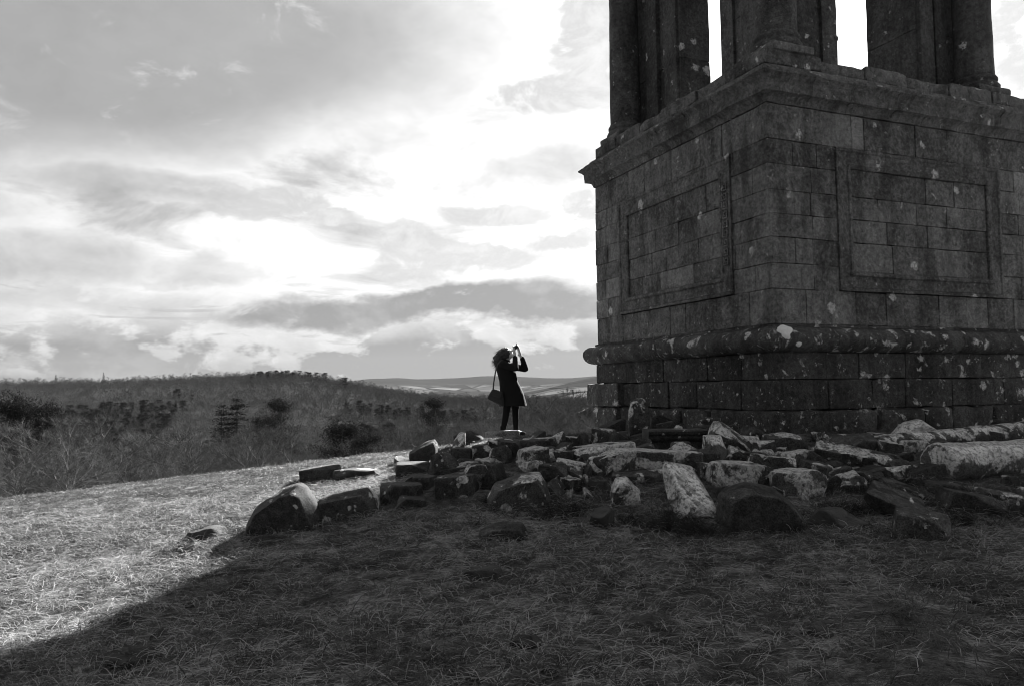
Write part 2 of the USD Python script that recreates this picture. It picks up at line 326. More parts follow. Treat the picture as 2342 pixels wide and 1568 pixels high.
def worn_box(O, ax, lens, r=0.015, amp=0.006, seed=0, cells=0.45, wear=1.0):
    """A dressed stone: edges rounded by r, faces slightly uneven. O corner, ax three unit vectors, lens three lengths."""
    lens = np.array(lens, float); r = min(r, lens.min() * 0.3)
    lines = []
    for L in lens:
        k = max(1, int(round(L / cells)))
        lines.append(np.concatenate([[0], np.linspace(r / L, 1 - r / L, k + 1), [1]]))
    v, f = cube_points(lines)
    w = v * lens
    c = np.clip(w, r, lens - r); d = w - c; n = np.linalg.norm(d, axis=1, keepdims=True)
    e = (np.abs(d) > 1e-9).sum(1, keepdims=True) > 1
    w = np.where(e, c + d / np.maximum(n, 1e-9) * r, w)
    P = np.asarray(O)[None] + w @ np.array(ax)
    q = np.stack([meshkit.fbm(P * 3.1 + 17 * k, 2, seed + k) for k in range(3)], 1) - 0.5
    q2 = np.stack([meshkit.noise(P * 11 + 31 * k, seed + k) for k in range(3)], 1) - 0.5
    P = P + q * 2 * amp + q2 * amp * wear
    if np.linalg.det(np.array(ax)) < 0: f = f[:, ::-1]
    return trimesh.Trimesh(P, f, process=False)
def rot(rx, ry, rz):
    return trimesh.transformations.euler_matrix(rx, ry, rz, 'sxyz')[:3, :3]
# ---------- the ground
gx, gy = np.arange(-34, 30.01, 0.17), np.arange(-5, 46.01, 0.17)
GX, GY = np.meshgrid(gx, gy, indexing='ij')
nx_, ny_ = GX.shape
gi = (np.arange(nx_ - 1)[:, None] * ny_ + np.arange(ny_ - 1)[None]).ravel()
gq = np.stack([gi, gi + ny_, gi + ny_ + 1, gi + 1], 1)
tag(obj('ground', (np.stack([GX.ravel(), GY.ravel(), H(GX, GY).ravel()], 1), np.vstack([gq[:, [0, 1, 2]], gq[:, [0, 2, 3]]])), 'turf', smooth=True), kind='structure')
rr = np.geomspace(38, 8200, 220); aa = np.radians(np.linspace(-75, 75, 300))
R_, A_ = np.meshgrid(rr, aa, indexing='ij')
TX, TY = R_ * np.sin(A_), R_ * np.cos(A_)
TZ = H(TX, TY, False) - 0.5 * sstep(R_, 46, 39)
n1, n2 = R_.shape
gi = (np.arange(n1 - 1)[:, None] * n2 + np.arange(n2 - 1)[None]).ravel()
gq = np.stack([gi, gi + 1, gi + n2 + 1, gi + n2], 1)
tag(obj('hills', (np.stack([TX.ravel(), TY.ravel(), TZ.ravel()], 1), np.vstack([gq[:, [0, 2, 1]], gq[:, [0, 3, 2]]])), 'land', smooth=True), kind='structure')

# ---------- the mausoleum: a square pedestal of ashlar under an open stage of columns and piers
TA = 0.3888
D1, D2, UZ = np.array([-math.sin(TA), math.cos(TA), 0]), np.array([math.cos(TA), math.sin(TA), 0]), np.array([0, 0, 1.0])
P0, L1, L2 = np.array([4.49, 13.5, 0]), 6.3, 6.95
FACE = {'left': (D1, -D2, L1), 'right': (D2, -D1, L2)}
def fp(face, t, o, z):
    al, n, _ = FACE[face]; return P0 + al * t + n * o + UZ * z
rng = np.random.default_rng(11)
tower = thing('stone_mausoleum', 'dark weathered ashlar mausoleum with columns above a moulded cornice, towering at right', 'mausoleum', tuple(P0 + (D1 * L1 + D2 * L2) / 2 + UZ * 0.7))
sd = [0]
def block(face, t0, t1, z0, z1, out, depth, mat, name='stone_block', r=0.010, amp=0.006, gap=0.0025, parent=None, cells=0.4):
    sd[0] += 1; al, n, _ = FACE[face]; gap = gap * rng.uniform(0.4, 2.0); amp = amp * 1.8; r = r * rng.uniform(0.6, 2.4); cells = min(cells, 0.22)
    return obj(name, worn_box(fp(face, t0 + gap, out - depth, z0 + gap), [al, n, UZ], [t1 - t0 - 2 * gap, depth, z1 - z0 - 2 * gap], r, amp, sd[0], cells), mat, parent or tower, smooth=35)
def quoin(tl, tr, z0, z1, out, mat, r=0.012, amp=0.006, gap=0.0025):
    sd[0] += 1
    return obj('stone_block', worn_box(P0 - (D1 + D2) * out + UZ * (z0 + gap), [D1, D2, UZ], [tl + out - gap, tr + out - gap, z1 - z0 - 2 * gap], r, amp, sd[0], 0.4), mat, tower, smooth=35)
def cuts(t0, t1, lo, hi):
    k = max(1, int(round((t1 - t0) / ((lo + hi) / 2))))
    w = rng.uniform(lo, hi, k); return np.concatenate([[t0], t0 + np.cumsum(w) / w.sum() * (t1 - t0)])
core = worn_box(P0 + D1 * 0.1 + D2 * 0.1 + UZ * 0.2, [D1, D2, UZ], [L1 - 0.2, L2 - 0.2, 7.17], 0.01, 0, 1, 3.0)
obj('core_wall', core, 'mortar', tower)
ROWS = [2.67, 3.28, 3.73, 4.19, 4.60, 5.02, 5.48, 5.92, 6.55]
PAN = {'left': (1.02, 5.13), 'right': (1.53, 5.80)}
PZ = (3.29, 5.91)
for i in range(len(ROWS) - 1):
    z0, z1 = ROWS[i], ROWS[i + 1]
    long_left = i % 2 == 0
    full = i == 0 or i == len(ROWS) - 2
    ql, qr = (0.95, 0.55) if long_left else (0.42, 0.95)
    if full: ql, qr = (0.22, 1.22) if i else (0.6, 0.75)
    quoin(ql, qr, z0, z1, rng.uniform(-0.004, 0.006), 'ashlar')
    for face, q in (('left', ql), ('right', qr)):
        L = FACE[face][2]; p0, p1 = PAN[face]
        if full:
            cs = np.array([q, 1.95, 2.25, 3.55, 4.4, 5.5, L]) if (face == 'right' and i) else cuts(q, L, 0.5, 1.25)
            for a, b in zip(cs[:-1], cs[1:]):
                block(face, a, b, z0, z1, rng.uniform(-0.009, 0.009), 0.3, 'ashlar_pale' if (face == 'right' and i and abs(a - 1.22) < 0.05) or rng.random() < 0.04 else 'ashlar')
        else:
            for a0, b0 in ((q, p0), (p1, L)):
                cs = [a0, b0] if b0 - a0 < 0.62 else [a0, (a0 + b0) / 2 + rng.uniform(-0.12, 0.12), b0]
                for a, b in zip(cs[:-1], cs[1:]):
                    block(face, a, b, z0, z1, rng.uniform(-0.008, 0.008), 0.3, 'ashlar_pale' if rng.random() < 0.05 else 'ashlar')
# panels: a moulded frame round a sunk field of ashlar
FW = 0.36
def rail(face, side, scale=1.0):
    t0, t1 = PAN[face]; z0, z1 = PZ
    prof = [(0.0, -0.06), (0.0, 0.034), (0.05, 0.038), (0.075, 0.010), (0.26, 0.006), (0.285, 0.032), (0.33, 0.03), (FW, 0.004), (FW, -0.10)]
    prof = [(s, o * scale if o > 0.025 else o) for s, o in prof]
    k = 26; V = np.zeros((k + 1, len(prof), 3)); u = np.linspace(0, 1, k + 1)
    for j, (s, o) in enumerate(prof):
        if side in ('bottom', 'top'):
            T = (t0 + s) + u * (t1 - t0 - 2 * s); Z = np.full(k + 1, z0 + s if side == 'bottom' else z1 - s)
        else:
            Z = (z0 + s) + u * (z1 - z0 - 2 * s); T = np.full(k + 1, t0 + s if side == 'near' else t1 - s)
        for i in range(k + 1):
            V[i, j] = fp(face, T[i], o, Z[i])
    W = V.reshape(-1, 3)
    nn = np.stack([meshkit.fbm(W * 5 + 9 * q, 3, 40 + q) for q in range(3)], 1) - 0.5
    W = W + nn * 0.035
    m = len(prof); i = (np.arange(k)[:, None] * m + np.arange(m - 1)[None]).ravel()
    q = np.stack([i, i + 1, i + m + 1, i + m], 1); F = np.vstack([q[:, [0, 1, 2]], q[:, [0, 2, 3]]])
    tm = trimesh.Trimesh(W, F, process=False)
    n = FACE[face][1]
    if (tm.face_normals @ n * tm.area_faces).sum() < 0: F = F[:, ::-1]
    return trimesh.Trimesh(W, F, process=False)
for face in ('left', 'right'):
    rails = {}
    for side in ('bottom', 'top', 'near', 'far'):
        rails[side] = obj('panel_frame', rail(face, side, 1.4 if side == 'bottom' else 0.9), 'ashlar', tower, smooth=30)
    t0, t1 = PAN[face][0] + FW, PAN[face][1] - FW
    rows = [PZ[0] + FW, 4.05, 4.52, 5.0, PZ[1] - FW] if face == 'left' else [PZ[0] + FW, 4.19, 4.62, 5.04, PZ[1] - FW]
    for i in range(len(rows) - 1):
        cs = cuts(t0, t1, 0.45, 1.3)
        for a, b in zip(cs[:-1], cs[1:]):
            block(face, a, b, rows[i], rows[i + 1], -0.035 + rng.uniform(-0.008, 0.008), 0.22, 'ashlar_pale' if (face == 'right' and i == 0 and a == t0) or rng.random() < 0.04 else 'ashlar')
    if face == 'left':                                               # the Greek key cut into the near rail of the left panel
        k0 = PAN['left'][0] + 0.10; key = []
        for c in range(9):
            zb = 3.86 + c * 0.175
            for a0, b0, c0, d0 in ((0.0, 0.15, 0.0, 0.022), (0.0, 0.022, 0.0, 0.13), (0.0, 0.11, 0.108, 0.13), (0.088, 0.11, 0.06, 0.13), (0.045, 0.11, 0.045, 0.067), (0.128, 0.15, 0.0, 0.155), ):
                key.append(worn_box(fp('left', k0 + a0, 0.012, zb + c0), [D1, -D2, UZ], [b0 - a0, 0.024, d0 - c0], 0.004, 0.002, c, 1.0))
        obj('greek_key', join(key), 'ashlar', rails['near'])
# mouldings run along both faces, mitred at the corner
def moulding(face, prof, t0, t1, mitre0=False, mitre1=False, seed=0, amp=0.020, gap=0.004):
    k = max(2, int((t1 - t0) / 0.12)); u = np.linspace(0, 1, k + 1); L = FACE[face][2]
    V = np.zeros((k + 1, len(prof), 3))
    for j, (o, z) in enumerate(prof):
        a = t0 - o if mitre0 else t0 + gap; b = t1 + o if mitre1 else t1 - gap
        for i in range(k + 1): V[i, j] = fp(face, a + (b - a) * u[i], o, z)
    W = V.reshape(-1, 3)
    nn = np.stack([meshkit.fbm(W * 4 + 9 * q, 3, 90 + q) for q in range(3)], 1) - 0.5
    nn2 = np.stack([meshkit.noise(W * 13 + 9 * q, 77 + q) for q in range(3)], 1) - 0.5
    W = W + nn * 2 * amp + nn2 * amp * 0.8
    m = len(prof); i = (np.arange(k)[:, None] * m + np.arange(m)[None]).ravel(); j2 = (np.arange(k)[:, None] * m + (np.arange(m)[None] + 1) % m).ravel()
    q = np.stack([i, j2, j2 + m, i + m], 1); F = np.vstack([q[:, [0, 1, 2]], q[:, [0, 2, 3]]])
    cap = np.array([[0, x, x + 1] for x in range(1, m - 1)]); F = np.vstack([F, cap[:, ::-1], cap + k * m])
    tm = trimesh.Trimesh(W, F, process=False)
    if tm.volume < 0: F = F[:, ::-1]
    return trimesh.Trimesh(W, F, process=False)
TOR = [(-0.25, 2.18)] + [(0.045 + 0.225 * math.cos(x), 2.40 + 0.225 * math.sin(x)) for x in np.linspace(-PI / 2, PI / 2, 11)] + [(0.04, 2.63), (0.04, 2.668), (-0.25, 2.668)]
CORN = [(-0.3, 6.555), (0.02, 6.555), (0.03, 6.60), (0.06, 6.655), (0.11, 6.69), (0.185, 6.705), (0.19, 6.92), (0.215, 6.935), (0.235, 6.975), (0.295, 7.005), (0.30, 7.04), (0.20, 7.07), (0.19, 7.12), (0.10, 7.16), (0.09, 7.21), (0.0, 7.26), (-0.3, 7.28)]
for face in ('left', 'right'):
    L = FACE[face][2]
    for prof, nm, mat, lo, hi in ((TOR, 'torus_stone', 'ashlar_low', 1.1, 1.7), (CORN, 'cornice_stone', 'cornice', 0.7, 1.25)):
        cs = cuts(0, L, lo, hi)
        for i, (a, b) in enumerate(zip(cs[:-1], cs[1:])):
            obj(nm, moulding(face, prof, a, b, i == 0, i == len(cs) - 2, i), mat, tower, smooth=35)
    cs = cuts(0.9 if face == 'left' else 1.3, L, 0.7, 1.4)               # blocking course under the columns
    for a, b in zip(cs[:-1], cs[1:]):
        block(face, a, b, 7.265, 7.55 + rng.uniform(-0.05, 0.02), rng.uniform(-0.05, 0.0), 0.7, 'cornice', 'blocking_stone', r=0.035, amp=0.018, cells=0.14)
    # plinth under the torus, coarser towards the ground
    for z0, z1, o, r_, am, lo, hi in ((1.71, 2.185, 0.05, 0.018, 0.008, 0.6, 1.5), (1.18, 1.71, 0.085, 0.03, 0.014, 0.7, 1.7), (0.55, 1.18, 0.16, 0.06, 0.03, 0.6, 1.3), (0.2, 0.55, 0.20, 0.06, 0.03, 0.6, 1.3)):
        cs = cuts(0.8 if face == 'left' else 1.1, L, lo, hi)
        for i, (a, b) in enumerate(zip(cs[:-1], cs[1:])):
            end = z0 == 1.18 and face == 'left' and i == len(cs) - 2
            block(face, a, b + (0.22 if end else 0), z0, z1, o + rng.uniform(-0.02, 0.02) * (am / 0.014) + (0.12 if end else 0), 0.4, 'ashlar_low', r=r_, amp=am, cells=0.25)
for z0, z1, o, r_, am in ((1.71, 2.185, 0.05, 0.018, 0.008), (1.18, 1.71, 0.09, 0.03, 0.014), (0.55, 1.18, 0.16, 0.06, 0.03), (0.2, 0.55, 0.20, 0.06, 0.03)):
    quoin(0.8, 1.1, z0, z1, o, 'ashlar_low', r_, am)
sd[0] += 1
obj('blocking_stone', worn_box(P0 + UZ * 7.265, [D1, D2, UZ], [0.9, 1.3, 0.30], 0.04, 0.03, sd[0], 0.2), 'cornice', tower, smooth=35)
# floor of the open stage
obj('stage_floor', worn_box(P0 + (D1 + D2) * 0.5 + UZ * 7.2, [D1, D2, UZ], [L1 - 0.9, L2 - 0.9, 0.28], 0.02, 0.01, 5, 1.0), 'upper', tower)
# the pale lichen knob on the corner of the torus, and the crusts round it
def crust(face, t, z, o, rt, rz, ro, seed):
    m = trimesh.creation.icosphere(3, 1.0); v = m.vertices
    v = v * (0.82 + 0.5 * (meshkit.fbm(v * 1.6 + seed, 3, seed)[:, None] - 0.25))
    al, n, _ = FACE[face]
    return trimesh.Trimesh(fp(face, t, o, z) + v[:, :1] * al * rt + v[:, 1:2] * n * ro + v[:, 2:] * UZ * rz, m.faces if np.linalg.det(np.array([al, n, UZ])) > 0 else m.faces[:, ::-1], process=False)
obj('lichen_crust', crust('right', 0.04, 2.46, 0.20, 0.235, 0.17, 0.085, 3), 'lichen', tower, smooth=True)
obj('lichen_crust', crust('right', 0.33, 2.33, 0.235, 0.07, 0.07, 0.03, 5), 'lichen', tower, smooth=True)
# columns at the corners, piers with shallow pilasters behind them
ZS, ZT = 7.55, 12.7
def col_pos(a, b): return P0 + D1 * a + D2 * b
def column(a, b):
    c = col_pos(a, b)
    cp = UsdGeom.Xform.Define(stage, numbered(str(tower.GetPath()), 'column')).GetPrim()
    sd[0] += 1
    obj('plinth', worn_box(c - D1 * 0.47 - D2 * 0.47 + UZ * (ZS - 0.03), [D1, D2, UZ], [0.94, 0.94, 0.165], 0.05, 0.016, sd[0], 0.14), 'cornice', cp, smooth=35)
    prof = [(0, 0), (0.445, 0), (0.45, 0.02), (0.455, 0.075), (0.43, 0.12), (0.405, 0.135), (0.40, 0.165), (0.42, 0.19), (0.425, 0.23), (0.405, 0.265), (0.385, 0.28), (0.385, 0.30), (0, 0.30)]
    m = trimesh.creation.revolve(prof, sections=40); m.apply_translation(c + UZ * (ZS + 0.13))
    m.vertices += (np.stack([meshkit.fbm(m.vertices * 4 + 5 * q, 3, q) for q in range(3)], 1) - 0.5) * 0.03
    obj('column_base', m, 'upper', cp, smooth=40)
    zs = np.linspace(0.30, ZT - ZS - 0.1, 24); prof = [(0, 0.30)] + [(0.372 - 0.055 * ((z - 0.3) / 4.85) ** 1.6, z) for z in zs] + [(0, ZT - ZS - 0.1)]
    m = trimesh.creation.revolve(prof, sections=40); m.apply_translation(c + UZ * (ZS + 0.13))
    m.vertices += (np.stack([meshkit.fbm(m.vertices * 2.5 + 5 * q, 3, q) for q in range(3)], 1) - 0.5) * 0.022
    obj('shaft', m, 'upper', cp, smooth=40)
for a, b in ((0.40, 0.62), (5.62, 0.52), (0.52, 5.96), (5.66, 5.9)): column(a, b)
def pier(a0, a1, b0, b1, strips=()):
    pp = UsdGeom.Xform.Define(stage, numbered(str(tower.GetPath()), 'pier')).GetPrim()
    for z0, z1 in ((ZS - 0.02, 9.05), (9.05, 10.9), (10.9, ZT)):
        sd[0] += 1
        obj('pier_stone', worn_box(col_pos(a0, b0) + UZ * z0, [D1, D2, UZ], [a1 - a0, b1 - b0, z1 - z0 - 0.006], 0.02, 0.012, sd[0], 0.35), 'upper', pp, smooth=35)
    for x0, x1, y0, y1 in strips:
        sd[0] += 1
        obj('pilaster', worn_box(col_pos(x0, y0) + UZ * (ZS - 0.01), [D1, D2, UZ], [x1 - x0, y1 - y0, ZT - ZS - 0.02], 0.015, 0.008, sd[0], 0.35), 'upper', pp, smooth=35)
pier(0.96, 2.37, 0.93, 1.62, [(1.06, 1.62, 0.82, 0.97), (1.92, 2.31, 0.86, 0.97)])                     # left of the near column
pier(0.93, 1.60, 1.64, 2.61, [(0.82, 0.97, 1.22, 2.02), (0.86, 0.97, 2.18, 2.56)])                      # right of it
pier(3.84, 5.92, 0.93, 1.73, [(4.66, 5.12, 0.82, 0.97), (3.92, 4.42, 0.86, 0.97)])                      # behind the left column
pier(0.93, 2.16, 4.75, 6.15, [(0.82, 0.97, 4.82, 5.20), (0.86, 0.97, 5.30, 5.60)])                      # beside the right column
pier(4.75, 5.55, 4.9, 5.5)
obj('stone_knob', crust('right', 2.53, 8.47, -0.9, 0.07, 0.07, 0.07, 8), 'upper', tower, smooth=True)
obj('entablature', worn_box(col_pos(0.05, 0.05) + UZ * (ZT + 0.02), [D1, D2, UZ], [6.2, 6.5, 1.5], 0.05, 0.01, 4, 0.8), 'upper', tower, smooth=30)
# ---------- the fallen stones in front of the mausoleum
def rock_shape(kind, seed):
    """A stone in the cube -1..1: squared, or broken along flat faces."""
    r = np.random.default_rng(seed)
    n = 17; v, f = cube_points([np.linspace(0, 1, n)] * 3); v = v * 2 - 1
    k = {'block': 22.0, 'slab': 16.0, 'boulder': 3.6, 'dome': 2.9, 'oval': 2.5, 'wedge': 12.0}[kind]
    v = np.sin(v * PI / 4) / math.sin(PI / 4)
    v = v / (np.abs(v) ** k).sum(1, keepdims=True) ** (1 / k)
    def cut(d, h, keep=0.04):
        d = np.asarray(d, float) / np.linalg.norm(d)
        return v - np.maximum(0, v @ d - h)[:, None] * d * (1 - keep)
    if kind in ('block', 'slab', 'wedge'):
        v = v * (1 + v[:, [1, 2, 0]] * r.uniform(-0.14, 0.14, 3))
        for _ in range(4): v = cut(r.choice([-1, 1], 3) * r.uniform(0.45, 1, 3), r.uniform(1.12, 1.45))
        for _ in range(3):
            d = r.choice([-1, 1], 3) * r.uniform(0.6, 1, 3); d[r.integers(0, 3)] = r.uniform(-0.15, 0.15); v = cut(d, r.uniform(1.05, 1.3))
        if kind == 'wedge': v = cut([0.62 * r.choice([-1, 1]), -0.12, 0.78], 0.28, 0.02)
    elif kind == 'oval':
        for _ in range(4): v = cut(r.normal(size=3), r.uniform(0.80, 0.96))
    else:
        for _ in range(14 if kind == 'boulder' else 12): v = cut(r.normal(size=3), r.uniform(0.62, 0.92) if kind == 'boulder' else r.uniform(0.72, 0.92))
        v = v / np.abs(v).max(0)
        if kind == 'dome':
            t = (v[:, 2:] + 1) / 2; v = v * np.array([1, 1, 1]) ; v[:, :2] *= 1 - 0.42 * t ** 1.3; v[:, :1] += 0.24 * t
    return v, f, seed * 3.7
def rock_noise(P, s, amp):
    a = np.stack([meshkit.fbm(P * 3.2 + s + 11 * q, 3, q) for q in range(3)], 1) - 0.5
    b = np.stack([meshkit.noise(P * 14 + s + 11 * q, q) for q in range(3)], 1) - 0.5
    return P + a * amp * 2 + b * amp * 0.45
ROCKS = []                                                            # centre, half size: where grass grows up round them
def place_rock(x0, x1, yt, yb, kind, mat, yaw, roll, thick, label, name='fallen_stone', pitch=0.0, seed=None, sink=0.12, lift=0.0, depth=None):
    seed = seed if seed is not None else len(ROCKS) + 1
    xc = (x0 + x1) / 2
    front = on_ground(xc, yb, lift)
    d = depth if depth else front[1] + thick * 0.35
    c0 = at(xc, yt, d); w = (x1 - x0) * d / FPX
    base = min(at(xc, yb, d).tolist()[2], float(H(front[0], front[1], False)) + lift if not depth else 9) - sink
    h = c0[2] - base
    v, f, s = rock_shape(kind, seed)
    v = v @ rot(math.radians(pitch), math.radians(roll), math.radians(yaw)).T
    if kind in ('block', 'slab', 'wedge'):                             # turned in the thing's own proportions
        v0, f, s = rock_shape(kind, seed)
        v0 = v0 * np.array([w, thick, h]) / 2
        v = v0 @ rot(math.radians(pitch), math.radians(roll), math.radians(yaw)).T
    e = np.ptp(v, axis=0)
    v = (v - (v.max(0) + v.min(0)) / 2) / e * np.array([w, max(thick, e[1] if kind in ('block', 'slab', 'wedge') else thick), h])
    P = v + np.array([at(xc, yt, d)[0], d, (c0[2] + base) / 2])
    P = rock_noise(P, s, 0.022 if kind not in ('boulder', 'dome') else 0.042)
    ROCKS.append((P.mean(0), w / 2, thick / 2))
    o = obj(name, trimesh.Trimesh(P, f, process=False), mat, smooth=27)
    return tag(o, label, 'stone')
def oriented_rock(px, py, depth, dims, angles, kind, mat, label, name='fallen_stone', seed=1, amp=0.02):
    """A stone of known size and tilt (roll, pitch, yaw in degrees) with its centre on a sight line, half its depth behind where that line's foot meets the turf (depth is then an extra row of pixels down to its foot)."""
    if depth > 20: depth = on_ground(px, depth)[1] + 0.12
    v, f, s = rock_shape(kind, seed)
    P = (v * np.array(dims) / 2) @ rot(math.radians(angles[1]), math.radians(angles[0]), math.radians(angles[2])).T + at(px, py, depth)
    P = rock_noise(P, s, amp); ROCKS.append((P.mean(0), np.ptp(P[:, 0]) / 2, np.ptp(P[:, 1]) / 2))
    return tag(obj(name, trimesh.Trimesh(P, f, process=False), mat, smooth=27), label, 'stone')
